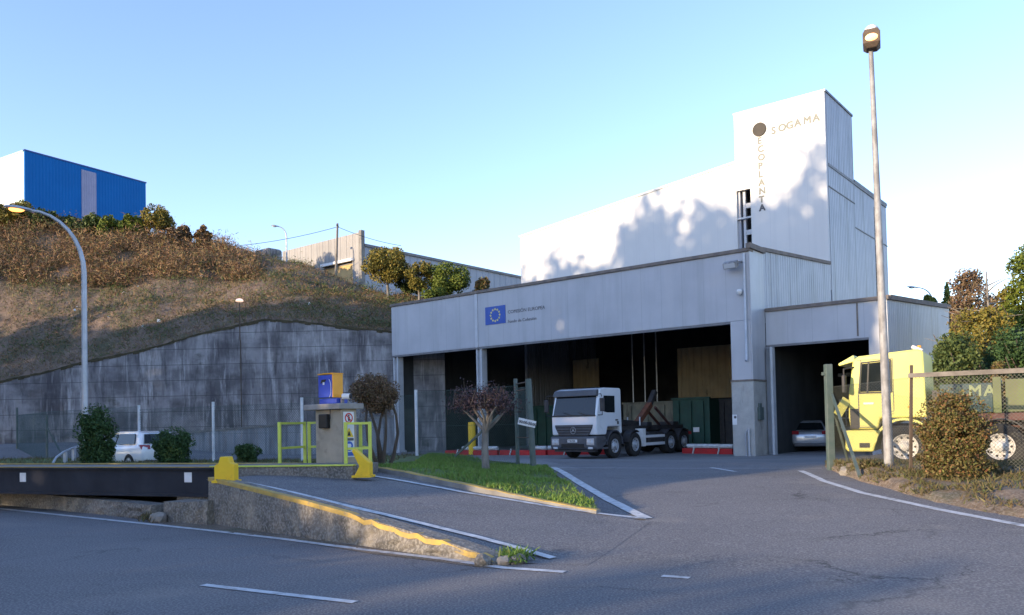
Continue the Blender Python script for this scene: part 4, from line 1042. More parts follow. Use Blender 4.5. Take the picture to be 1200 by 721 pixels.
MB().box(-.36, .26, -.16, .17, 0, .13).build('base', 'blue_box', dsp, bev=.02)
MB().box(-.30, .20, -.22, .05, .15, .66).build('blue_face', 'blue_box', dsp, bev=.01)
MB().box(.203, .24, -.225, .06, .14, .67).build('orange_side', 'orange_box', dsp, bev=.01)
MB().box(-.31, .245, -.23, .065, .672, .70).build('lid', 'orange_box', dsp)
mb = MB(); mb.add([(-.22, -.2245, .47), (-.05, -.2245, .5), (.0, -.2245, .56), (-.17, -.2245, .56)], [(0, 1, 2, 3)]); mb.build('dark_slot', 'black', dsp, recalc=False)
mb = MB(); mb.box(-.13, -.07, -.228, -.2225, .44, .50); mb.tube([(.06 + .1 * math.cos(t), -.224, .35 + .22 * math.sin(t)) for t in np.linspace(-1.2, 1.2, 10)], .008, 4); mb.build('pale_marks', 'sign_white', dsp, recalc=False)
cm = thing('side_camera', 'small white camera on the slab beside the blue box', 'camera', (pil.location + U * .14).to_2d().to_3d() + Vector((0, 0, zk)), UROT)
mb = MB(); mb.tube([(.02, -.04, .16), (.18, .04, .16)], .065, 12); mb.build('camera_body', 'sign_white', cm, 40)
MB().box(-.03, .03, -.06, 0, 0, .12).build('stalk', 'grey_trim', cm)
MB().tube([(.181, .04, .16), (.21, .055, .16)], .055, 12).build('lens_hood', 'black', cm)

# ------------------------------------------------------------------ trees and bushes
def limb_tubes(mb, p0, p1, r0, r1, bend=.15, n=5):
    p0, p1 = Vector(p0), Vector(p1); L = (p1 - p0).length; pts = []
    o = Vector((random.uniform(-1, 1), random.uniform(-1, 1), random.uniform(-.3, .6))) * bend * L
    for i in range(n): f = i / (n - 1); pts.append(p0.lerp(p1, f) + o * math.sin(f * math.pi))
    mb.tube(pts, [r0 + (r1 - r0) * i / (n - 1) for i in range(n)], 7)
def tree(name, label, cat, base, h, rx, rz, leaf, n, size, trunk_r, seed, bark='bark_dark', group=None, zc=None, ry=None, lumps=26, lr=None, hollow=.5, branches=7, upright=0.):
    random.seed(seed)
    t = thing(name, label, cat, base, 0, group)
    ry = ry or rx; zc = zc if zc is not None else h - rz
    mb = MB(); top = max(zc, .3)
    limb_tubes(mb, (0, 0, -.25), (random.uniform(-.1, .1) * rx, random.uniform(-.1, .1) * rx, top), trunk_r, trunk_r * .4, .04)
    for k in range(branches):
        a = random.uniform(0, 6.28); f = random.uniform(.35, .95)
        limb_tubes(mb, (0, 0, top * f), (math.cos(a) * rx * .7, math.sin(a) * ry * .7, zc + random.uniform(-.3, .7) * rz), trunk_r * .4, trunk_r * .1, .12, 4)
    mb.build('trunk', bark, t, 60)
    P = lump_points(n, rx * .78, ry * .78, rz * .78, lumps, lr or rx * .34, seed, hollow) + np.array([0, 0, zc])
    P = P[P[:, 2] > .03]
    cards('crown', P, size, leaf, t, .6, upright)
    return t
def conifer(name, label, base, h, r, leaf, n, size, trunk_r, seed, group=None, z0=.1, bark='bark_dark'):
    random.seed(seed); g_ = np.random.default_rng(seed)
    t = thing(name, label, 'tree', base, 0, group)
    MB().tube([(0, 0, -.2), (0, 0, h * .97)], [trunk_r, trunk_r * .1], 7).build('trunk', bark, t, 60)
    f = g_.uniform(0, 1, n) ** .75; zz = z0 * h + (1 - z0) * h * (1 - f)          # f=1 at the bottom
    a = g_.uniform(0, 6.28, n); lay = np.abs(np.sin(zz * 5.2 + 1.5 * np.sin(a * 3 + seed)))
    rr = r * f ** .85 * (.55 + .45 * lay) * g_.uniform(.25, 1.05, n) ** .5
    P = np.stack([rr * np.cos(a), rr * np.sin(a), zz - rr * .18], 1)
    cards('crown', P, size, leaf, t, .35, 0); return t

# tall trees standing in a belt behind the photographer's left shoulder; they shade the whole yard
SA = Vector((math.sin(SUN_AZ), math.cos(SUN_AZ), 0)); SW = Vector((-SA.y, SA.x, 0))     # sunward, and across it
if SW.x < 0: SW = -SW
TH = math.tan(SUN_EL)
def belt(c, r): p = SW * c + SA * r; return Vector((p.x, p.y, 0))
protos = []
for i, (leaf, seed) in enumerate((('leaf_dark', 11), ('leaf_mid', 12), ('leaf_dark', 13))):
    protos.append(tree('shade_tree', 'tall dark broadleaf tree in the belt behind the road', 'tree', (0, 0, 0), 20, 4.2, 9.6, leaf, (5600, 3600, 5000)[i], .62, .42, seed, 'bark_dark', 'belt of tall trees across the road', 10.2, None, 60, 1.3, .35, 9))
used = [False] * 3
BELT = [(-83, 44, 17), (-78, 40, 17.5), (-72, 37, 19), (-67, 40, 19.5), (-62, 36, 20.5), (-57, 39, 21.5), (-53, 36, 23.5), (-49.5, 39, 25), (-47, 36, 26.5), (-44, 39, 27), (-41.5, 36, 25.5), (-39, 38, 26.5), (-36.5, 35.5, 29.5),
        (-34, 38, 28.5), (-31.5, 36, 29.5), (-29, 39, 28.5), (-26.6, 36, 31), (-24.3, 38, 29.5), (-21.5, 35, 25), (-18.5, 37, 18), (-15.5, 35, 12), (-13.4, 37, 9), (-11.4, 35, 8.1), (-9.2, 37, 8.7), (-7.2, 35, 8.1), (-5, 37, 8.7), (-3, 35, 8.4), (-1, 37, 8.6), (2.5, 35, 8.2), (6, 37, 9), (10, 35, 10), (14, 37, 11)]
for k, (c, r, h) in enumerate(BELT):
    i = k % 3; o = protos[i] if not used[i] else copy_tree(protos[i]); used[i] = True
    p = belt(c, r); o.location = (p.x, p.y, -.1); o.rotation_euler = (0, 0, k * 1.7)
    sxy = .62 if h < 12 else (.8 if h < 18 else 1.0); o.scale = (sxy, sxy, h / 19.9)
    if -50 < c < -20: o.scale.z *= 1.075
    o['label'] = 'tall dark broadleaf tree in the belt across the road'

# trees on the hillside beside the bay
def hb(px, Y): x = (px - 600) / F_PX * Y; return Vector((x, Y, zhill(x, Y)))
def hill_tree(label, px, Y, ptop, pbot, halfw, leaf, n, seed, name='round_tree', size=.15, lumps=40):
    b = hb(px, Y); top = at(px, ptop, Y).z; bot = at(px, pbot, Y).z; rx = halfw * 1.18 * Y / F_PX; rz = (top - bot) / 2 * 1.06
    zc_ = (top + bot) / 2 - b.z
    return tree(name, label, 'tree', b, top - b.z, rx, rz, leaf, n * 2, size, .13, seed, 'bark_pale', None, zc_, None, lumps, rx * .28, .4)
hill_tree('largest golden round tree on the slope left of the bay roof', 457, 61, 285, 336, 27, 'leaf_gold', 5200, 21)
hill_tree('slim golden green tree between the two rounder trees above the bay roof', 494, 60, 304, 346, 16, 'leaf_gold', 2600, 22)
hill_tree('low bushy lime green tree behind the bay roof edge', 527, 60, 308, 350, 24, 'leaf_lime', 4200, 23)
hill_tree('dark green bush between the golden trees', 481, 63, 310, 350, 15, 'leaf_mid', 2200, 24, 'bush')
hill_tree('small lime shrub just above the bay roof', 512, 58.5, 335, 358, 14, 'leaf_lime', 1600, 25, 'shrub')
hill_tree('small rusty round tree rightmost above the bay roof', 567, 60, 324, 352, 10, 'leaf_rust', 1300, 26)
hill_tree('rounded green and gold bush at the right end of the hilltop hedge', 186, 69.5, 238, 275, 18, 'leaf_gold', 3000, 27, 'bush')
for px, pt, hw, lf, lb in ((15, 236, 24, 'leaf_gold', 'olive gold shrub below the white end of the blue warehouse'), (60, 247, 22, 'leaf_mid', 'green shrub behind the head of the curved street lamp'),
        (100, 250, 20, 'leaf_mid', 'dark green shrub below the grey panel of the blue warehouse'), (130, 253, 18, 'leaf_lime', 'bright green shrub under the right half of the blue warehouse'),
        (158, 252, 16, 'leaf_lime', 'lime shrub left of the rounded hilltop bush'), (-30, 240, 28, 'leaf_mid', 'green shrub at the left end of the hilltop hedge'),
        (212, 262, 14, 'leaf_brown', 'brown scrubby bush just right of the rounded hilltop bush'), (240, 263, 9, 'dry_brush', 'tall dry brown thicket on the ridge crest')):
    hill_tree(lb, px, 69.5 if px < 200 else 69, pt, pt + 34, hw, lf, 2400, 30 + px % 17, 'shrub', .26)

# shrubs in the yard front
def bush(label, px, Y, zb, ptop, halfw, leaf, n, seed, size=.06, name='clipped_bush', lumps=30, lr=.3, hollow=.75, stem=.05):
    n = int(n * 1.8); size *= .78; lumps = int(lumps * 1.6); lr *= .85
    b = at(px, 500, Y); b.z = zb; top = at(px, ptop, Y).z; rx = halfw * Y / F_PX; rz = (top - zb) / 2
    t = thing(name, label, 'bush', b, 0)
    MB().tube([(0, 0, -.15), (0.02, 0, rz * .9)], [stem, stem * .5], 6).build('stem', 'bark_dark', t)
    P = lump_points(n, rx * .8, rx * .8, rz * .84, lumps, rx * lr, seed, hollow) + np.array([0, 0, rz + .02])
    g_ = np.random.default_rng(seed); k = int(n * .05)
    q = g_.normal(size=(k, 3)); q /= np.linalg.norm(q, axis=1)[:, None]; q[:, 2] = np.abs(q[:, 2])
    P = np.concatenate([P, q * np.array([rx, rx, rz]) * g_.uniform(.9, 1.12, (k, 1)) + np.array([0, 0, rz])])
    if name == 'clipped_bush':             # skirts reaching the ground
        k = int(n * .22); a = g_.uniform(0, 6.28, k); q = g_.uniform(.55, 1, k) ** .5 * g_.uniform(.55, .92, k); zq_ = g_.uniform(.03, rz * .9, k)
        P = np.concatenate([P, np.stack([rx * q * np.cos(a), rx * q * np.sin(a), zq_], 1)])
    P = P[P[:, 2] > 0]
    cards('foliage', P, size, leaf, t, .55); return t
bush('tall dark green clipped bush in front of the street lamp base', 113, 24, .6, 476, 22.5, 'leaf_dark', 9000, 41, .085, lumps=40)
bush('round dark green bush right of the white hatchback', 203, 25, .6, 502, 23, 'leaf_dark', 7000, 42, .08)
bush('low dark green shrub left of the yellow railing', 290, 25.5, .62, 521, 16, 'leaf_dark', 3000, 43, .08, 'low_shrub')
bush('rusty orange and green round bush behind the chain link fence post', 1118, 15.2, .56, 459, 40, 'leaf_rust', 15000, 44, .06, lumps=44, lr=.27, hollow=.55)
for px, pyt, Y, hw, lb in ((1085, 528, 15.6, 14, 'small weedy clump at the left foot of the rusty bush'), (1158, 543, 15.0, 10, 'tiny weed at the right foot of the rusty bush'), (1020, 541, 17.5, 12, 'low weed clump at the left of the right lamp pole')):
    bush(lb, px, Y, .58, pyt, hw, 'weedy', 700, int(px), .07, 'weed', 12)
# rust-red ball tree behind the pillar
b = at(449, 540, 20.5); b.z = .68
t = thing('ball_tree', 'brownish round-crowned small tree with leaning stems behind the pillar', 'tree', b, 0)
mb = MB(); cz = at(438, 462, 20.5).z - b.z; cxx = at(439, 462, 20.5).x - b.x
for k in range(5): limb_tubes(mb, (random.uniform(-.08, .08), random.uniform(-.1, .1), -.2), (cxx + random.uniform(-.45, .45), random.uniform(-.4, .4), cz - .1), .055, .025, .12)
mb.build('trunk', 'bark_dark', t, 60)
P = lump_points(20000, .54, .5, .44, 110, .17, 51, .35) + np.array([cxx, 0, cz]); cards('crown', P, .05, 'leaf_brown', t, .5)
# pruned tree on the island
b = at(570, 552, 19.5); b.z = .6
t = thing('pruned_tree', 'small pruned tree with a pale blotched trunk and purple twigs on the grass island', 'tree', b, 0)
mb = MB(); zt = at(570, 497, 19.5).z - b.z; k_ = 19.5 / F_PX
limb_tubes(mb, (0, 0, -.2), (0, 0, zt), .105, .075, .02, 7)
ends = [(-28, 478), (-18, 470), (-8, 474), (2, 476), (14, 476), (24, 480), (9, 470)]
tips = []
for dx, py in ends:
    e = Vector((dx * k_, random.uniform(-.35, .35), at(570, py, 19.5).z - b.z)); limb_tubes(mb, (0, 0, zt - random.uniform(0, .25)), e, .045, .02, .08, 5); tips.append(e)
mb.build('trunk', 'bark_pale', t, 60)
mb = MB()
for e in tips:
    for k in range(9):
        q = e + Vector((random.gauss(0, .18), random.gauss(0, .18), random.uniform(-.15, .05))); mb.tube([q, q + Vector((random.gauss(0, .1), random.gauss(0, .1), random.uniform(.25, .5)))], [.008, .004], 4)
mb.build('twigs', 'bark_dark', t)
P = np.concatenate([np.array(e)[None] + rng.normal(size=(560, 3)) * np.array([.19, .19, .14]) + np.array([0, 0, .10]) for e in tips]); cards('crown', P, .055, 'leaf_purple', t, .5)

# trees behind the yellow truck
def rtree(label, px, Y, ptop, halfw, leaf, n, seed, size=.16, name='shrub_tree', zbase=.45, lumps=34, lr=None, pbot=None):
    b = at(px, 500, Y); b.z = zbase; top = at(px, ptop, Y).z; bot = at(px, pbot, Y).z if pbot else zbase + .1
    rx = halfw * Y / F_PX
    return tree(name, label, 'tree', b, top - zbase, rx, (top - bot) / 2, leaf, n, size, .14, seed, 'bark_dark', None, (top + bot) / 2 - zbase, None, lumps, lr or rx * .3, .4)
rtree('dense olive green shrub at the annex corner behind the yellow truck', 1124, 27, 366, 34, 'leaf_mid', 13000, 61, .10, lumps=60, lr=.36)
rtree('olive shrub with yellowing leaves in the middle of the shrubbery', 1153, 29.5, 342, 44, 'leaf_gold', 13000, 62, .10, lumps=60, lr=.42)
rtree('dark green shrub at the right edge of the frame', 1192, 27, 368, 42, 'leaf_dark', 13000, 63, .10, lumps=60, lr=.42)
rtree('dark tall thicket filling in behind the shrubs at the right edge', 1168, 33, 378, 48, 'leaf_dark', 12000, 68, .13, 'thicket', lumps=60, lr=.55)
rtree('rusty brown bramble low behind the fence rail', 1170, 25.5, 408, 18, 'leaf_rust', 5000, 64, .08, 'bramble')
rtree('purple grey thin tree behind the bare pale one', 1142, 33, 308, 30, 'leaf_brown', 6500, 65, .10, 'thin_tree', pbot=400, lumps=50, lr=.36)
rtree('tall yellow green tree at the right edge of the frame', 1212, 36, 258, 40, 'leaf_lime', 15000, 66, .14, 'tall_tree', lumps=70, lr=.5)
rtree('olive tree rising between the bare tree and the tall one', 1186, 38, 305, 30, 'leaf_gold', 11000, 67, .14, 'tall_tree', lumps=60, lr=.42)
b = at(1112, 400, 62); b.z = .3
conifer('small_conifer', 'bright green pointed conifer top beyond the annex roof', b, at(1112, 331, 62).z - .3, 2.0, 'leaf_lime', 4200, .28, .15, 71, z0=.2)
b = at(1094, 400, 60); b.z = .3
rtree('lime green bushy tree beyond the annex roof', 1094, 60, 345, 12, 'leaf_lime', 2200, 72, .25, 'far_tree', .3, pbot=375)
rtree('dark green tree right of the small conifer', 1128, 56, 352, 18, 'leaf_dark', 3000, 73, .25, 'far_tree', .3, pbot=400)
b = at(1166, 540, 30); b.z = .4
t = thing('bare_tree', 'leafless tree with a pale straight trunk among the right hand shrubs', 'tree', b, 0)
mb = MB(); zt = at(1164, 318, 30).z - .4; mb.tube([(0, 0, -.2), (.02, 0, zt * .5), (-.06, 0, zt)], [.13, .09, .02], 7)
for k in range(26):
    z = zt * random.uniform(.45, .96); a = random.uniform(0, 6.28); L = (zt * 1.05 - z) * .55 + .3
    limb_tubes(mb, (0, 0, z), (math.cos(a) * L, math.sin(a) * L, z + L * random.uniform(-.1, .55)), .03, .007, .12, 4)
mb.build('trunk', 'bark_pale', t, 60)

# ------------------------------------------------------------------ lamps, poles, fences
def lamp_curved(name, label, base, h, head, r0, r1, lit, bend_h, group=None, hl=.65):
    """pole bending over to a cobra head; head = horizontal offset vector of the lamp tip"""
    t = thing(name, label, 'street lamp', base, 0, group); hd = Vector(head)
    pts = [(0, 0, -.2), (0, 0, h - bend_h)]
    for k in range(1, 9):
        a = k / 8 * math.pi / 2; pts.append((hd.x * (1 - math.cos(a)), hd.y * (1 - math.cos(a)), h - bend_h + bend_h * math.sin(a)))
    n = len(pts); MB().tube(pts, [r0] + [r0 + (r1 - r0) * (i / (n - 1)) ** .5 for i in range(1, n)], 10).build('pole', 'galv', t, 60)
    MB().tube([(0, 0, -.05), (0, 0, .9)], r0 * 1.25, 10).build('base_sleeve', 'galv', t, 60)
    d = hd.normalized(); e = Vector(pts[-1]); s_ = Vector((-d.y, d.x, 0)); up = Vector((0, 0, 1))
    prof = [(-.1, .05, .05), (.1, .13, .08), (hl * .6, .17, .10), (hl, .12, .06), (hl + .08, .03, .02)]
    mb = MB(); vs = []
    for x, wv, hv_ in prof:
        for a in np.linspace(0, 2 * math.pi, 13)[:-1]: vs.append(e + d * x + s_ * wv * math.cos(a) + up * (hv_ * math.sin(a) * (1 if math.sin(a) > 0 else .35) + x * .10))
    fs = [(i * 12 + k, i * 12 + (k + 1) % 12, (i + 1) * 12 + (k + 1) % 12, (i + 1) * 12 + k) for i in range(len(prof) - 1) for k in range(12)]
    mb.add(vs, fs).build('lamp_head', 'galv', t, 60)
    mb = MB(); mb.lathe([(0, -.10), (.08, -.085), (.12, -.04), (.125, .0)], lambda a_, b_, hh: e + d * (hl * .55 + a_ * 1.9) + s_ * b_ + up * (hh + .02), 14)
    mb.build('lamp_glass', 'lamp_lit' if lit else 'lamp_glass', t, 60); return t
Yl = 26.5
b = at(100, 540, Yl); b.z = .55
tp = at(104, 300, Yl); hd = at(24, 246, Yl)
lamp_curved('street_lamp', 'grey curved street lamp with a lit orange head at left', b, at(60, 249, Yl).z - .6, (hd.x - tp.x + .75, -.5, 0), .10, .045, True, 2.0)
b = at(336, 300, 72); lamp_curved('street_lamp', 'distant curved lamp standing on the ridge left of the grey warehouse', (b.x, b.y, b.z - 1), at(328, 266, 72).z - b.z + 1, (-.75, -.2, 0), .07, .04, False, .9, None, .45)
b = at(1092, 345, 64); lamp_curved('street_lamp', 'distant curved lamp head beyond the annex roof', (b.x, b.y, .3), at(1080, 337, 64).z - .3, (-1.2, 0, 0), .08, .04, False, 1.0, None, .7)
# right hand tall lamp
b = on_z(1042, 547.5, .62); tpx = at(1020.5, 58, b.y)
tl = thing('street_lamp', 'tall straight street lamp with a lit boxy head beside the yellow truck', 'street lamp', b, 0)
h_ = tpx.z - b.z; ox = tpx.x - b.x
MB().tube([(0, 0, -.2), (0, 0, .02), (ox * .3, 0, h_ * .3), (ox * .65, 0, h_ * .65), (ox, 0, h_)], [.10, .10, .085, .068, .048], 12).build('pole', 'galv_worn', tl, 60)
hm = Matrix.Translation((ox, -.05, h_ + .14)) @ Matrix.Rotation(R(-25), 4, 'Z') @ Matrix.Diagonal((.85, .85, .9, 1))
mb = MB(); P8 = [(-.155, -.25, -.06), (.155, -.25, -.06), (.205, -.28, .12), (.205, -.28, .17), (-.205, -.28, .17), (-.205, -.28, .12)]
prof = [(-.09, .10, -.18), (-.2, .3, -.08), (-.2, .34, .14), (-.15, .30, .23)]
vs = []
for hw, dp, z in [(.12, .16, -.20), (.205, .26, -.10), (.205, .28, .14), (.16, .24, .24), (.08, .14, .28)]:
    for sx_, sy_ in ((-1, -1), (1, -1), (1, 1), (-1, 1)): vs.append(hm @ Vector((sx_ * hw, sy_ * dp, z)))
fs = [(i * 4 + k, i * 4 + (k + 1) % 4, (i + 1) * 4 + (k + 1) % 4, (i + 1) * 4 + k) for i in range(4) for k in range(4)] + [(3, 2, 1, 0), (16, 17, 18, 19)]
mb.add(vs, fs).build('lamp_head', 'rust_post', tl, bev=.02)
vs = [hm @ Vector(p) for p in ((-.16, -.27, -.06), (.16, -.27, -.06), (.16, -.295, .11), (-.16, -.295, .11))]
mb = MB(); mb.lathe([(0, -.05), (.10, -.03), (.155, .01)], lambda a_, b_, hh: hm @ Vector((a_, -.275 + hh, .02 + b_ * .6)), 16); mb.build('lamp_glass', 'lamp_lit', tl, 60)
mb = MB(); mb.lathe([(.17, 0), (.16, .08), (.10, .14), (0, .16)], lambda a_, b_, hh: hm @ Vector((a_, b_ * 1.2, .245 + hh)), 16); mb.build('lamp_cover', 'sign_white', tl, 60)
# wall lamp on its thin pole, utility pole and wires
b = at(281, 384, YW - .4); t = thing('wall_lamp', 'small white dish lamp on a thin pole standing above the retaining wall top', 'lamp', (b.x, b.y, .6), 0)
zt = at(282, 353, YW - .4).z - .6
MB().tube([(0, .1, 0), (0, .1, zt * .72), (0, 0, zt * .74), (0, 0, zt)], .035, 6).build('pole', 'rust_post', t, 60)
MB().lathe([(0, .22), (.16, .18), (.24, .08), (.22, .03), (.1, .0), (0, -.02)], lambda a_, b_, hh: (a_, b_, zt + hh - .05), 16).build('lamp_globe', 'lamp_lit_warm', t, 60)
b = at(393, 305, 70); t = thing('utility_pole', 'slim leaning utility pole in front of the grey warehouse', 'pole', (b.x, b.y, b.z - 2), 0)
pt = at(395.5, 262, 70); MB().tube([(0, 0, 0), (pt.x - b.x, 0, pt.z - b.z + 2)], [.13, .09], 8).build('pole', 'bark_pale', t, 60)
MB().box(pt.x - b.x - .05, pt.x - b.x + .05, -.3, .3, pt.z - b.z + 1.75, pt.z - b.z + 1.85).build('cross_arm', 'bark_dark', t)
def wire(label, a, b_, sag):
    pts = [a.lerp(b_, f) - Vector((0, 0, sag * 4 * f * (1 - f))) for f in np.linspace(0, 1, 14)]
    o = MB().tube(pts, .022, 4).build('overhead_wire', 'black'); tag(o, label, 'wire')
wire('overhead wire running left from the utility pole to the ridge', pt - Vector((0, 0, .3)), at(255, 290, 72), .3)
wire('overhead wire running right from the utility pole behind the trees', pt - Vector((0, 0, .3)), at(470, 288, 76), .2)

# left chain link fence with white posts
def zpost(px, py, Y): return at(px, py, Y).z
fp = FENCE
fn = thing('chain_link_fence', 'green chain link fence with white posts along the verge', 'fence', (fp[1].x, fp[1].y, 0), 0)
o = Vector((fp[1].x, fp[1].y, 0))
tops = [zpost(488, 457, 27), zpost(354, 466, 26.5), zpost(250, 471, 28.4), zpost(163, 475, 30.5)]
PG = [Vector((p.x, p.y, 0)) for p in fp[1:5]]
for p, zt in zip(PG, tops):
    MB().tube([(p.x - o.x, p.y - o.y, .4), (p.x - o.x, p.y - o.y, zt)], .052, 8).build('post', 'white_post', fn, 60)
def net(p, q, zb, zt, parent, oo, m='green_wire', pitch=.09, r=.0034): return chainlink((p.x - oo.x, p.y - oo.y, zb), (q.x - oo.x, q.y - oo.y, zb), zt - zb, pitch, r, m, parent)
gq = Vector((at(607, 500, 23.5).x, 23.5, 0))
net(gq, PG[0], .55, 2.85, fn, o); net(PG[0], PG[1], .62, 2.75, fn, o)
for p, q, zt in zip(PG[1:], PG[2:], tops[2:]): net(p, q, .6, zt - .15, fn, o)
# green post fence further left
Q = [at(163, 500, 31), at(98, 500, 34), at(55, 500, 36), at(20, 500, 42)]
for q in Q: q.z = 0
fn2 = thing('chain_link_fence', 'green chain link fence with dark green posts at the far left by the side road', 'fence', (Q[1].x, Q[1].y, 0), 0); o = Q[1]
for q, zt in zip(Q[1:], (3.0, 2.55, 3.1)): MB().tube([(q.x - o.x, q.y - o.y, .3), (q.x - o.x, q.y - o.y, zt)], .05, 8).build('post', 'green_post', fn2, 60)
for p, q in zip(Q, Q[1:]): net(p, q, .5, 2.7, fn2, o)
MB().bar((Q[2].x - o.x, Q[2].y - o.y, 2.0), (Q[2].x - o.x + 1.2, Q[2].y - o.y - .7, .5), .05, .05).build('brace', 'green_post', fn2)
gr = thing('guard_rail', 'curved white metal guard rail beside the side road at left', 'guard rail', (*at(95, 540, 31).to_2d(), 0), 0); o = gr.location.copy()
pts = [on_z(x, y, .75 + .25 * max(0, (92 - x) / 40)) for x, y in ((64, 538), (70, 531), (80, 526), (92, 523))]
pts = [at(x, y, Y) for x, y, Y in ((62, 543, 27), (66, 536, 28), (74, 530, 29.5), (84, 525.5, 31), (97, 521.5, 33))]
MB().tube([p - o for p in pts], .038, 8).build('rail', 'galv', gr, 60)
for p in pts[2:4]: MB().box(p.x - o.x - .05, p.x - o.x + .05, p.y - o.y + .08, p.y - o.y + .2, .3, p.z).build('post', 'galv', gr)
p = at(89, 530, 31.5); MB().box(p.x - o.x - .22, p.x - o.x + .1, 1.2, 1.4, .3, p.z + .25).build('end_post', 'white_post', gr)

# gate posts, brace and little hours sign
gA, gB = at(606, 500, 23.6), at(622, 500, 22.4); gA.z = gB.z = .42
gt = thing('gate_frame', 'pair of tall dark green gate posts with a slanting brace on the grass island', 'gate', gB, 0)
dz = lambda px, py, Y: at(px, py, Y).z - .42
MB().tube([gA - gB, gA - gB + Vector((-.02, 0, dz(605, 444, 23.6)))], .06, 10).build('post', 'green_post', gt, 60)
MB().tube([Vector((0.05, 0, 0)), Vector((-.04, 0, dz(621, 444, 22.4)))], .085, 12).build('post', 'green_post', gt, 60)
MB().bar(gA - gB + Vector((-1.9, .9, .35)), gA - gB + Vector((-.02, 0, 2.0)), .06, .06).build('brace', 'green_post', gt)
mb = MB()
for z, r in ((dz(613, 449, 23), .022), (dz(613, 457, 23), .018), (dz(613, 513, 23), .018)): mb.tube([gA - gB + Vector((-.02, 0, z)), Vector((-.0, 0, z + .01))], r, 6)
mb.build('rungs', 'rust_post', gt)
nt_ = chainlink(gA - gB + Vector((-.02, 0, .6)), Vector((.0, 0, .6)), 1.75, .09, .004, 'green_wire', gt)
sg = thing('hours_sign', 'small white tilted sign with black numbers hung on the gate post', 'sign', gB + Vector((0, -.1, 0)), 0)
ca, cb = at(608.5, 493.5, 22.3), at(626.5, 497.5, 22.3); cc = (ca + cb) / 2; W2 = (cb - ca).length / 2 + .03
ang = math.atan2(cb.z - ca.z, cb.x - ca.x); M_ = Matrix.Translation(cc - sg.location) @ Matrix.Rotation(-ang, 4, 'Y')
MB().box(-W2, W2, -.01, .01, -.095, .095, M_).build('board', 'sign_white', sg)
text_mesh('00:00-50:00', .105, M_ @ stand((1, 0, 0), (0, 0, 1), (-W2 + .02, -.0165, -.04)), 'lettering', 'dark_letter', sg, .004, .004)
# yellow bollard
b = on_z(553.5, 533.5, .12); t = thing('bollard', 'yellow round-topped bollard beside the middle column', 'bollard', b, 0)
kk = b.y / F_PX; hB = 39 * kk; rB = 4.4 * kk
MB().lathe([(rB, -.1), (rB, hB - .1), (rB * .9, hB - .02), (0, hB)], lambda a_, b_, hh: (a_, b_, hh), 20).build('tube', 'guide_yellow', t, 50)
MB().lathe([(rB * 1.3, -.02), (rB * 1.3, .03), (rB * 1.02, .035)], lambda a_, b_, hh: (a_, b_, hh), 20).build('base_ring', 'chassis', t)
# right fence
o = on_z(974, 545.5, .5); fr = thing('chain_link_fence', 'grey chain link fence with a braced green corner post and wooden top rail', 'fence', (o.x, o.y, 0), 0); o = Vector((o.x, o.y, 0))
zpt = at(971, 427, o.y).z
MB().box(-.085, .085, -.085, .085, .2, zpt).build('corner_post', 'green_post', fr, bev=.012)
MB().box(-.16, -.086, -.03, .03, zpt - .28, zpt - .2).build('hook', 'green_post', fr)
sp = at(1066.5, 500, 16.4); sp.z = 0
MB().bar((.05, -.05, zpt - .75), ((at(1007, 540, 17.2).x - o.x), 17.2 - o.y, .45), .06, .06).build('brace', 'green_post', fr)
MB().bar((.09, .09, zpt - .95), (.95, 1.2, .45), .055, .055).build('brace', 'green_post', fr)
mb = MB().add([(-.2, -.05, .3), (.2, -.05, .3), (.2, .3, .3), (-.2, .3, .3), (-.12, 0, .66), (.12, 0, .66), (.12, .2, .66), (-.12, .2, .66)], [(3, 2, 1, 0), (4, 5, 6, 7), (0, 1, 5, 4), (1, 2, 6, 5), (2, 3, 7, 6), (3, 0, 4, 7)]); 
zs2 = at(1069, 428, 16.4).z
MB().bar((sp.x - o.x - .03, sp.y - o.y, .3), (sp.x - o.x + .07, sp.y - o.y, zs2), .05, .05).build('post', 'rust_post', fr)
re = Vector((sp.x, sp.y, 0)) + U * 4.6
ra, rb = at(1063, 440.5, 16.4), None
zr2 = ra.z
MB().bar((ra.x - o.x, ra.y - o.y - .05, zr2), (re.x - o.x, re.y - o.y - .05, zr2 - .02), .06, .09).build('top_rail', 'wood_rail', fr)
MB().bar((re.x - o.x, re.y - o.y, .3), (re.x - o.x, re.y - o.y, zr2 + .1), .05, .05).build('post', 'rust_post', fr)
chainlink((0.09, -.02, .5), (sp.x - o.x, sp.y - o.y, .5), zs2 - .75, .07, .0024, 'grey_wire', fr)
chainlink((sp.x - o.x + .03, sp.y - o.y, .5), (re.x - o.x, re.y - o.y, .5), zr2 - .45, .07, .0024, 'grey_wire', fr)

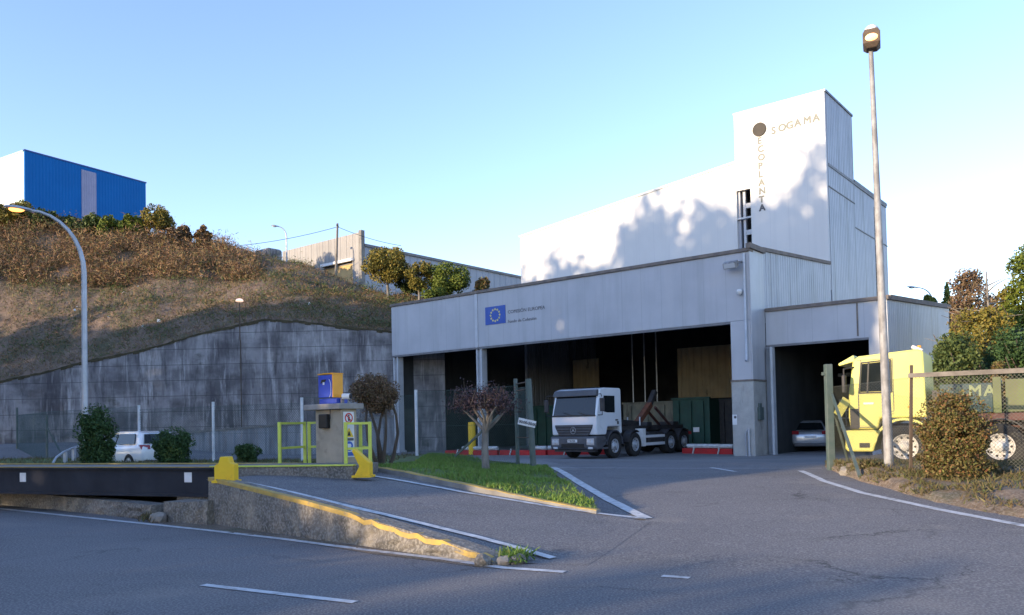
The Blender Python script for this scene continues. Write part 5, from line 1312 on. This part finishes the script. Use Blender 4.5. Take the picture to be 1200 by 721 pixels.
# ------------------------------------------------------------------ vehicles
def wheel(parent, x, y, r, w_, side, rim='rim_paint', holes=8, steel=False, name='wheel'):
    """side = -1: the outer face looks towards -x"""
    o = side
    L = lambda a_, b_, h: (x + o * h, y + a_, r + b_)
    t = MB().lathe([(r * .56, -w_), (r * .93, -w_), (r, -w_ * .85), (r, -w_ * .12), (r * .97, -.02), (r * .9, 0), (r * .62, -.012), (r * .57, -.03), (r * .56, -.08)], L, 28).build(name, 'rubber', parent, 35)
    d = .02 if not steel else -.03
    rm = MB().lathe([(r * .57, -.055), (r * .565, -.012), (r * .52, -.02), (r * .48, -.06), (r * .36, -.07 + d * .3), (r * .28, -.05 + d), (r * .2, -.02 + d), (r * .19, .05 + d), (r * .13, .065 + d), (0, .065 + d)], L, 28).build('rim', rim, t, 35)
    mb = MB()
    for k in range(holes):
        a = k * 2 * math.pi / holes; ca, sa = math.cos(a), math.sin(a); rr_ = r * .42
        P = [(rr_ * ca + r * .055 * math.cos(q) * (1.0), rr_ * sa + r * .055 * math.sin(q)) for q in np.linspace(0, 2 * math.pi, 11)[:-1]]
        mb.add([L(p[0], p[1], -.058) for p in P] + [L(p[0], p[1], -.066) for p in P], [tuple(range(10))] + [(i, (i + 1) % 10, 10 + (i + 1) % 10, 10 + i) for i in range(10)])
    mb.build('hand_holes', 'black', rm, recalc=False)
    mb = MB()
    for k in range(10):
        a = k * 2 * math.pi / 10; p = L(r * .24 * math.cos(a), r * .24 * math.sin(a), -.045 + d); q = L(r * .24 * math.cos(a), r * .24 * math.sin(a), -.01 + d); mb.tube([p, q], .016, 6)
    mb.build('wheel_nuts', 'steel', rm, recalc=False)
    return t
def arc_fender(parent, x0, x1, y, z, r, th, m, a0=10, a1=170, name='mudguard'):
    vs = []; n = 12
    for k in range(n + 1):
        a = R(a0 + (a1 - a0) * k / n)
        for rr_ in (r, r + th):
            for x in (x0, x1): vs.append((x, y + rr_ * math.cos(a), z + rr_ * math.sin(a)))
    fs = []
    for k in range(n):
        a, b = k * 4, k * 4 + 4
        fs += [(a, a + 1, b + 1, b), (a + 2, b + 2, b + 3, a + 3), (a, b, b + 2, a + 2), (a + 1, a + 3, b + 3, b + 1)]
    fs += [(0, 2, 3, 1), (n * 4, n * 4 + 1, n * 4 + 3, n * 4 + 2)]
    return MB().add(vs, fs).build(name, m, parent, 50)
def panel(parent, pts, d, name, m, th=.006):
    """thin raised panel: polygon pts pushed along d"""
    d = Vector(d); P = [Vector(p) for p in pts]; n = len(P)
    vs = [p - d * th for p in P] + [p + d * th for p in P]
    return MB().add(vs, [tuple(range(n - 1, -1, -1)), tuple(range(n, 2 * n))] + [(i, (i + 1) % n, n + (i + 1) % n, n + i) for i in range(n)]).build(name, m, parent)

# white hook-lift truck
p0 = on_z(719.7, 536.8, .13)
TW_ = thing('hooklift_truck', 'white four axle hook lift truck without a skip standing at the bay', 'truck', (p0 - U * 1.1).to_2d().to_3d() + Vector((0, 0, .12)), R(141.05))
T = TW_; X_ = 1.22
xyz = lambda u, v, e: (e, u, v)
fr_ = lambda z: 1.43 if z < 1.75 else 1.43 - (z - 1.75) * .27          # front face of the cab
body = [(1.40, 1.02), (1.43, 1.3), (1.43, 1.78), (fr_(2.72), 2.72), (1.12, 2.93), (.75, 3.0), (-.5, 3.0), (-.58, 2.93), (-.62, 1.05), (-.5, 1.05), (-.42, 1.35), (.55, 1.35), (.68, 1.02)]
MB().prism(body, -X_, X_, xyz).build('cab', 'truck_white', T, bev=.05)
def fp_(x, z, o=.012): return (x, fr_(z) + o, z)
panel(T, [fp_(-1.13, 1.86), fp_(1.13, 1.86), fp_(1.08, 2.66), fp_(-1.08, 2.66)], (0, .96, .26), 'windscreen', 'glass', .01)
mb = MB(); mb.prism([(fr_(2.64) + .02, 2.64), (fr_(2.6) + .16, 2.66), (fr_(2.7) + .12, 2.88), (1.15, 2.93), (1.1, 2.7)], -1.17, 1.17, xyz); sv = mb.build('sun_visor', 'truck_grey', T, bev=.02)
for x in (-.55, .55): panel(sv, [(x - .3, fr_(2.78) + .135, 2.76), (x + .3, fr_(2.78) + .135, 2.76), (x + .25, fr_(2.86) + .12, 2.875), (x - .25, fr_(2.86) + .12, 2.875)], (0, .96, .2), 'visor_plate', 'truck_white', .008)
mb = MB(); mb.box(-1.18, 1.18, 1.435, 1.455, 1.80, 1.865); mb.build('wiper_cowl', 'chassis', T)
for x in (-.5, .3): MB().bar((x - .3, 1.47, 1.84), (x + .25, 1.45, 1.98), .02, .02).build('wiper', 'black', T)
gp_ = [(-1.0, 1.445, 1.33), (-.78, 1.445, .98), (.78, 1.445, .98), (1.0, 1.445, 1.33), (1.02, 1.445, 1.45), (-1.02, 1.445, 1.45)]
gl_ = panel(T, gp_, (0, 1, 0), 'grille', 'chassis', .012)
mb = MB()
for z in (1.06, 1.17, 1.28, 1.39): hw = .80 + (z - 1.0) * .55; mb.box(-min(hw, 1.0), min(hw, 1.0), 1.455, 1.485, z - .028, z + .028)
mb.build('grille_slats', 'truck_grey', gl_, bev=.008)
mb = MB(); RR = .15; zc_ = 1.22
mb.lathe([(RR - .018, 0), (RR - .009, .012), (RR, 0), (RR - .009, -.01), (RR - .018, 0)], lambda a_, b_, h: (a_, 1.50 + h, zc_ + b_), 26)
for k in range(3):
    a = math.pi / 2 + k * 2 * math.pi / 3; tip = (math.cos(a) * (RR - .01), math.sin(a) * (RR - .01)); nx_, nz_ = -math.sin(a) * .022, math.cos(a) * .022
    mb.add([(nx_, 1.497, zc_ + nz_), (-nx_, 1.497, zc_ - nz_), (tip[0], 1.497, zc_ + tip[1]), (0, 1.514, zc_)], [(0, 3, 2), (3, 1, 2), (0, 1, 3)])
mb.build('star_badge', 'steel', gl_, recalc=False)
bp_ = MB().prism([(1.50, .42), (1.55, .55), (1.53, .96), (1.30, .98), (.75, .98), (.72, .62), (1.2, .42)], -1.24, 1.24, xyz).build('bumper', 'truck_grey', T, bev=.05)
mb = MB(); mb.box(-.62, .62, 1.535, 1.56, .50, .66); mb.build('lower_intake', 'black', bp_)
for x in (-.95, .95):
    h = MB().box(x - .20, x + .20, 1.52, 1.562, .60, .88).build('headlight', 'steel', T, bev=.03)
    mb = MB()
    for dx in (-.09, .09): mb.lathe([(0, .012), (.06, .008), (.08, 0)], lambda a_, b_, hh: (x + dx + a_, 1.563 + hh, .74 + b_), 14)
    mb.build('lenses', 'lamp_glass', h, 60)
    MB().box(x - .12, x + .12, 1.52, 1.57, .44, .53).build('fog_light', 'lamp_glass', bp_, bev=.015)
np_ = MB().box(-.26, .26, 1.56, 1.572, .72, .84).build('number_plate', 'sign_white', bp_)
text_mesh('7728 FKB', .10, stand((-1, 0, 0), (0, 0, 1), (.235, 1.5785, .745)), 'plate_text', 'black', bp_, .002, .002)
MB().box(-1.1, 1.1, 1.2, 1.42, .32, .415).build('under_bar', 'chassis', T)
for s_ in (-1, 1):
    x = s_ * (X_ + .012)
    dr = panel(T, [(x, .90, 1.18), (x, 1.22, 1.45), (x, 1.20, 1.95), (x, .98, 2.78), (x, -.38, 2.80), (x, -.42, 1.40), (x, .55, 1.40)], (1, 0, 0), 'door', 'truck_white', .006)
    x2 = s_ * (X_ + .022)
    panel(dr, [(x2, 1.02, 2.02), (x2, .86, 2.66), (x2, .0, 2.66), (x2, .0, 1.95), (x2, .6, 1.95)], (1, 0, 0), 'side_window', 'glass', .006)
    MB().box(x2 - .015, x2 + .015, -.25, -.05, 1.60, 1.66).build('door_handle', 'chassis', dr)
    MB().box(x - .01, x + .015, -.32, -.18, 1.45, 1.58).build('filler_flap', 'chassis', T)
    arm = MB(); xm_ = s_ * 1.52; arm.tube([(s_ * X_, 1.25, 2.72), (xm_ - s_ * .05, 1.42, 2.72), (xm_, 1.42, 2.6)], .02, 6); arm.tube([(s_ * X_, 1.28, 1.85), (xm_, 1.42, 1.85), (xm_, 1.42, 2.0)], .02, 6)
    mi = arm.build('mirror_arm', 'chassis', T)
    MB().box(xm_ - .11, xm_ + .11, 1.36, 1.45, 2.0, 2.55).build('mirror', 'chassis', T, bev=.03)
    st = MB(); st.box(s_ * 1.05 - .19, s_ * 1.05 + .19, .58, 1.1, .42, .50); st.box(s_ * 1.05 - .19, s_ * 1.05 + .19, .58, 1.1, .72, .80); st.build('cab_steps', 'truck_grey', T, bev=.01)
    arc_fender(T, s_ * .85, s_ * 1.24, 0, .54, .62, .05, 'truck_grey', 5, 175)
    arc_fender(T, s_ * .85, s_ * 1.24, 1.75 * -1, .54, .60, .04, 'chassis', 10, 120)
T.scale = (.955, 1, 1.02)
AX4 = (0, -1.75, -5.15, -6.5)
for y in AX4:
    for s_ in (-1, 1): wheel(T, s_ * 1.24, y, .53, .32 if y > -2 else .5, s_, 'galv', 8)
for s_ in (-1, 1):
    arc_fender(T, s_ * .75, s_ * 1.24, AX4[2], .54, .60, .03, 'chassis', 40, 175); arc_fender(T, s_ * .75, s_ * 1.24, AX4[3], .54, .60, .03, 'chassis', 5, 130)
    MB().box(s_ * .43 - .05, s_ * .43 + .05, -7.5, 1.0, .85, 1.13).build('frame_rail', 'chassis', T)
    mb = MB(); mb.box(s_ * 1.19 - .03, s_ * 1.19 + .03, -4.5, -2.62, .45, .58); mb.build('side_guard', 'truck_white', T); MB().box(s_ * 1.19 - .03, s_ * 1.19 + .03, -4.5, -2.62, .80, .92).build('side_guard', 'truck_white', T)
    MB().box(s_ * 1.0 - .2, s_ * 1.0 + .2, -4.4, -3.0, .50, 1.05).build('tank', 'chassis', T, bev=.06)
    MB().box(s_ * 1.02 - .22, s_ * 1.02 + .2, -2.66, -2.40, .42, 1.22).build('guard_panel', 'sign_white', T)
    MB().box(s_ * .6 - .1, s_ * .6 + .1, -7.4, -1.2, 1.16, 1.34).build('hook_rail', 'chassis_red' if s_ > 0 else 'chassis', T)
MB().box(-.9, .9, -7.58, -7.42, .7, 1.1).build('rear_beam', 'chassis', T)
for s_ in (-1, 1): MB().box(s_ * .85 - .2, s_ * .85 + .2, -7.62, -7.585, .85, 1.0).build('tail_light', 'tail_red', T)
mb = MB(); mb.box(-.55, .55, -1.1, -.72, 1.1, 1.75); mb.build('tank_box', 'chassis', T, bev=.03)
MB().bar((0, -1.6, 1.55), (0, -3.9, 1.42), .34, .26).build('hook_arm_base', 'chassis', T)
mb = MB(); mb.bar((0, -3.8, 1.35), (0, -5.2, 2.35), .30, .26); mb.build('hook_arm', 'rust_arm', T, bev=.02)
MB().bar((0, -5.1, 2.25), (0, -5.75, 3.0), .26, .22).build('hook_tip', 'chassis', T, bev=.02)
for x in (-.3, .3): MB().tube([(x, -6.9, 1.2), (x, -5.2, 2.2)], .07, 8).build('hydraulic_ram', 'chassis_red', T, 60)
mb = MB(); mb.box(-.7, .7, -4.2, -3.7, 1.14, 1.5); mb.box(-.5, .5, -7.3, -6.7, 1.14, 1.5); mb.build('hinge_frame', 'chassis', T, bev=.03)
for x in (-.35, .35): MB().tube([(x, -3.62, 1.35), (x, -3.62, 1.75)], .035, 8).build('work_lamp', 'lamp_glass', T)

# yellow truck in the fenced yard
f1 = on_z(1060, 547.5, .46); f1 = at(1060, 522, 19.7)
YZ = .42
YA = R(58)
YT = thing('skip_truck', 'old yellow sleeper cab truck loaded with a dark skip behind the fence', 'truck', (f1.x + math.cos(YA) * 1.2, f1.y + math.sin(YA) * 1.2, YZ), YA); T = YT; X_ = 1.2
cabp = [(1.22, .98), (1.26, 1.3), (1.24, 1.9), (1.12, 2.72), (.98, 2.82), (-.36, 2.92), (-.48, 2.86), (-.52, 1.25), (-.48, 1.25), (.52, 1.25), (.58, .98)]
MB().prism(cabp, -X_, X_, xyz).build('cab', 'truck_yellow', T, bev=.05)
MB().box(-1.1, 1.1, 1.20, 1.245, 1.0, 1.62).build('grille', 'chassis', T)
panel(T, [(-1.08, 1.255, 1.85), (1.08, 1.255, 1.85), (1.04, 1.14, 2.66), (-1.04, 1.14, 2.66)], (0, 1, .14), 'windscreen', 'glass', .012)
MB().prism([(1.06, 2.70), (1.45, 2.60), (1.47, 2.66), (1.10, 2.86)], -1.18, 1.18, xyz).build('sun_visor', 'truck_yellow', T, bev=.015)
bm_ = MB().prism([(1.30, .42), (1.36, .50), (1.34, .96), (.60, .97), (.58, .80), (.70, .42)], -1.22, 1.22, xyz).build('bumper', 'truck_yellow', T, bev=.04)
for s_ in (-1, 1):
    MB().box(s_ * 1.225 - .012, s_ * 1.225 + .012, .78, 1.02, .52, .64).build('bumper_recess', 'black', bm_)
    x = s_ * (X_ + .004)
    mb = MB()                                  # shut lines of the door
    mb.box(x - .006, x + .006, .20, .215, 1.42, 2.72); mb.box(x - .006, x + .006, .20, 1.02, 2.71, 2.725); mb.box(x - .006, x + .006, 1.0, 1.02, 1.02, 1.85)
    mb.bar((x, 1.01, 1.85), (x, .93, 2.71), .014, .012, (1, 0, 0)); mb.box(x - .006, x + .006, .70, 1.01, 1.02, 1.035); mb.bar((x, .21, 1.42), (x, .35, 1.40), .014, .012, (1, 0, 0))
    for a_, b_ in zip(np.linspace(20, 85, 6), np.linspace(33, 98, 6)): pass
    mb.tube([(x, .70 * math.cos(R(q)) - .0, .55 + .86 * math.sin(R(q))) for q in (32, 45, 60, 72)], .007, 4)
    mb.build('shut_lines', 'dark_letter', T, recalc=False)
    wn = panel(T, [(x + s_ * .004, .96, 1.92), (x + s_ * .004, .90, 2.62), (x + s_ * .004, .27, 2.66), (x + s_ * .004, .27, 1.92)], (1, 0, 0), 'door_window', 'glass', .008)
    fr2 = MB(); xx = x + s_ * .008
    for (y0, z0), (y1, z1_) in (((.99, 1.89), (.92, 2.65)), ((.92, 2.65), (.25, 2.69)), ((.25, 2.69), (.25, 1.89)), ((.25, 1.89), (.99, 1.89)), ((.80, 1.9), (.75, 2.64))): fr2.bar((xx, y0, z0), (xx, y1, z1_), .035, .02, (1, 0, 0))
    fr2.build('window_seal', 'black', wn)
    MB().box(x - .012, x + .02, .66, .9, 1.60, 1.65).build('door_handle', 'steel', T)
    MB().box(x - .01, x + .018, -.2, -.1, 1.48, 1.54).build('side_marker', 'orange_box', T)
    MB().box(x - .01, x + .02, 1.02, 1.22, .99, 1.5).build('corner_light_unit', 'chassis', T, bev=.01)
    MB().box(x + .0, x + .028, 1.08, 1.2, 1.16, 1.34).build('indicator', 'orange_box', T)
    arm = MB(); xm_ = s_ * 1.45; arm.tube([(s_ * X_, 1.1, 2.55), (xm_, 1.3, 2.5), (xm_, 1.3, 2.3)], .02, 6); arm.build('mirror_arm', 'chassis', T)
    MB().box(xm_ - .1, xm_ + .1, 1.25, 1.34, 1.9, 2.35).build('mirror', 'chassis', T, bev=.03)
    MB().bar((s_ * 1.22, 1.28, 1.75), (s_ * 1.36, 1.5, 1.35), .04, .22).build('wind_deflector', 'truck_yellow', T)
    arc_fender(T, s_ * .8, s_ * 1.235, 0, .55, .64, .06, 'truck_yellow', 8, 172)
    MB().box(s_ * .42 - .05, s_ * .42 + .05, -8.2, .9, .82, 1.1).build('frame_rail', 'chassis_red', T)
for y in (0, -2.0, -5.4, -6.75):
    for s_ in (-1, 1): wheel(T, s_ * 1.2, y, .54, .32 if y > -3 else .5, s_, 'rim_paint', 10, True)
for s_ in (-1, 1): arc_fender(T, s_ * .8, s_ * 1.22, -2.0, .55, .62, .03, 'chassis', 30, 170)
MB().bar((-.35, -.4, 2.92), (-.35, -.15, 3.05), .1, .1).build('air_horn', 'steel', T, bev=.02)
MB().tube([(-.1, -.3, 2.9), (-.1, -.3, 3.08)], .05, 8).build('beacon', 'orange_box', T)
MB().box(-.95, .95, -.85, -.62, 1.1, 1.9).build('rear_rack', 'chassis', T)
MB().box(-1.14, 1.14, -8.0, -.75, 1.14, 1.32).build('skip_frame', 'chassis_red', T, bev=.01)
mb = MB()
for k in range(9): y = -2.6 - k * .6; mb.bar((-1.16, y, 1.3), (-1.16, y - .25, .95), .05, .08)
mb.build('frame_braces', 'chassis_red', T)
mat('loaded_dark', (.022, .06, .062), (.018, .045, .05), .6, 1.2, streak=[((.12, .1, .05), .5, 2, .3, .55, .7)])
mat('leafy_green', (.13, .16, .05), (.09, .11, .04), .6, 1.2, streak=[((.12, .1, .05), .5, 2, .3, .55, .7)])
mat('letter_green', (.20, .24, .12), None, .6)
BK = Vector((math.sin(YA), -math.cos(YA), 0)); NR = Vector((-math.cos(YA), -math.sin(YA), 0))     # backwards, and out of the near side
kx = thing('loaded_skip', 'dark blue green skip with pale lettering carried on the yellow truck', 'skip', YT.location + BK * .75 + Vector((0, 0, 1.32)), YA)
def kpt(px, py):                           # pixel on the near side of the skip -> (local y, local z)
    d_ = ray(px, py); q = kx.location + NR * 1.16; k = (q - Vector((0, 0, H))).dot(NR) / d_.dot(NR); p = Vector((0, 0, H)) + d_ * k
    return -(p - kx.location).dot(BK), p.z - kx.location.z
yA, zT_ = kpt(1163, 446); yB = kpt(1173, 446)[0]
MB().box(-1.15, 1.15, yA + .003, -.05, .02, zT_ - .05).build('dark_panel', 'loaded_dark', kx, bev=.01)
MB().box(-1.19, 1.19, yB, yA, .0, zT_ + .08).build('corner_post', 'leafy_green', kx, bev=.01)
MB().box(-1.15, 1.15, yB - 4.6, yB - .08, .02, zT_ + .02).build('green_panel', 'leafy_green', kx, bev=.01)
for k in range(4):
    y = yB - .75 - k * .85; MB().box(-1.2, -1.153, y - .06, y + .06, .02, zT_).build('side_rib', 'leafy_green', kx)
for ch, px in (('A', 1116.5), ('M', 1134.5), ('A', 1152.5)):
    y, z = kpt(px, 464.5); text_mesh(ch, .36, stand((0, -1, 0), (0, 0, 1), (-1.158, y, z)), 'letter', 'letter_green', kx, .005, 0, .016)

# cars
def car(name, label, loc, rz, paint, hatch=True, L=4.25, W_=1.78, hgt=1.47):
    t = thing(name, label, 'car', loc, rz); r = L / 2; w2 = W_ / 2
    # stations along y: (y, z_low, z_belt, half width)
    if hatch: st = [(-r, .38, .78, .70), (-r + .06, .30, .98, .80), (-r + .35, .22, 1.0, .88), (-1.0, .2, .98, w2), (.4, .2, .93, w2), (1.1, .2, .88, w2 - .01), (r - .45, .22, .76, .84), (r - .08, .28, .62, .72), (r, .36, .52, .6)]
    else: st = [(-r, .38, .72, .70), (-r + .05, .30, .90, .80), (-r + .5, .22, .97, .87), (-1.1, .2, .96, w2), (.4, .2, .92, w2), (1.1, .2, .86, w2 - .01), (r - .45, .22, .74, .84), (r - .08, .28, .62, .72), (r, .36, .52, .6)]
    vs = []; 
    for y, zl, zb, hw in st:
        zm = (zl + zb) / 2
        for x, z in ((-hw * .86, zl), (-hw * .97, zl + .1), (-hw, zm), (-hw * .98, zb - .08), (-hw * .88, zb), (0, zb + .03), (hw * .88, zb), (hw * .98, zb - .08), (hw, zm), (hw * .97, zl + .1), (hw * .86, zl)): vs.append((x, y, z))
    fs = [(i * 11 + k, i * 11 + (k + 1) % 11, (i + 1) * 11 + (k + 1) % 11, (i + 1) * 11 + k) for i in range(len(st) - 1) for k in range(11)]
    fs += [tuple(range(11)), tuple((len(st) - 1) * 11 + k for k in range(11))]
    b = MB().add(vs, fs).build('body', paint, t, 60); m = b.modifiers.new('s', 'SUBSURF'); m.levels = m.render_levels = 1
    # roof and pillars, with the glass set into them
    if hatch: g_ = [(-r + .16, .98, .74), (-r + .38, hgt - .08, .58), (-r + .75, hgt, .60), (.0, hgt, .62), (.55, hgt - .1, .6), (1.25, .90, .74)]
    else: g_ = [(-r + .62, .97, .72), (-r + 1.25, hgt - .08, .56), (-r + 1.6, hgt, .58), (.0, hgt, .60), (.5, hgt - .1, .58), (1.25, .88, .74)]
    (yb0, zb0, wb0), (yt0, zt0, wt0), _, _, (yt1, zt1, wt1), (yb1, zb1, wb1) = g_
    vs = []
    for y, z, hw in ((yb0, zb0 - .05, wb0), (yt0, zt0, wt0), g_[2], g_[3], (yt1, zt1, wt1), (yb1, zb1 - .03, wb1)): vs += [(-hw, y, z), (hw, y, z)]
    ybm = (yb0 + yb1) / 2
    vs += [(-.80, yb0 + .1, .92), (.80, yb0 + .1, .92), (-.80, yb1 - .1, .88), (.80, yb1 - .1, .88)]
    fs = [(0, 1, 3, 2), (2, 3, 5, 4), (4, 5, 7, 6), (6, 7, 9, 8), (8, 9, 11, 10), (12, 0, 2, 4, 6, 8, 10, 14), (13, 15, 11, 9, 7, 5, 3, 1), (12, 13, 1, 0), (14, 10, 11, 15)]
    MB().add(vs, fs).build('roof', paint, t, bev=.04)
    n0 = Vector((0, -(zt0 - zb0), -(yb0 - yt0))).normalized() * 1
    nrm = Vector((0, zb0 - zt0, yt0 - yb0)).normalized(); nrm = nrm if nrm.y < 0 else -nrm
    e = nrm * .012
    def rp(f, sx): y = yb0 + (yt0 - yb0) * f; z = zb0 + (zt0 - zb0) * f; w_ = (wb0 + (wt0 - wb0) * f) * sx; return Vector((w_, y, z)) + e
    panel(t, [rp(.06, -.88), rp(.06, .88), rp(.9, .9), rp(.9, -.9)], nrm, 'rear_window', 'glass', .006)
    nf = Vector((0, (zt1 - zb1), yb1 - yt1)).normalized(); 
    def fpp(f, sx): y = yb1 + (yt1 - yb1) * f; z = zb1 + (zt1 - zb1) * f; w_ = (wb1 + (wt1 - wb1) * f) * sx; return Vector((w_, y, z)) + nf * .015
    panel(t, [fpp(.08, -.9), fpp(.08, .9), fpp(.92, .92), fpp(.92, -.92)], nf, 'windscreen', 'glass', .006)
    for s_ in (-1, 1):
        def sp_(y, z): f = (z - .92) / (hgt - .92); return Vector((s_ * (.815 - f * .195), y, z))
        zt = hgt - .10
        for y0, y1, y2, y3 in ((yb0 + .42, -.25, -.25, yt0 + .36), (-.17, yb1 - .45, yt1 - .25, -.17)):
            panel(t, [sp_(y0, .99), sp_(y1, .98), sp_(y2, zt), sp_(y3, zt)], (s_, 0, .2), 'side_window', 'glass', .012)
        MB().box(s_ * .93 - .1, s_ * .93 + .1, .85, .98, .95, 1.08).build('mirror', paint, t, bev=.03)
        MB().add([(s_ * .50, -r - .01, .80), (s_ * .80, -r + .10, .80), (s_ * .84, -r + .16, .97), (s_ * .50, -r + .03, .95), (s_ * .50, -r + .1, .80), (s_ * .76, -r + .2, .80), (s_ * .80, -r + .3, .97), (s_ * .50, -r + .14, .95)],
                 [(0, 1, 2, 3), (4, 7, 6, 5), (0, 4, 5, 1), (1, 5, 6, 2), (2, 6, 7, 3), (3, 7, 4, 0)]).build('tail_light', 'tail_red', t)
        for y in (-1.28, 1.3): wheel(t, s_ * (w2 + .015), y, .315, .2, s_, 'galv', 5)
    MB().box(-.26, .26, -r - .02, -r + .1, .62, .73).build('number_plate', 'sign_white', t)
    MB().box(-.72, .72, -r - .005, -r + .25, .24, .40).build('bumper_skirt', 'truck_grey', t, bev=.04)
    return t
c = at(167, 530, 31.0)
car('parked_car', 'white hatchback parked behind the dark green bushes at left', (c.x - .6, c.y + .5, zg(c.x, c.y) + .02), R(54), 'car_white', True)
c = at(950, 520, 37.)
car('parked_car', 'silver saloon car parked inside the open annex door', (c.x + 2.25 * math.sin(R(19)), c.y + 2.25 * math.cos(R(19)), zg(c.x, c.y) + .01), R(-19), 'car_silver', False, 4.5, 1.8, 1.43)
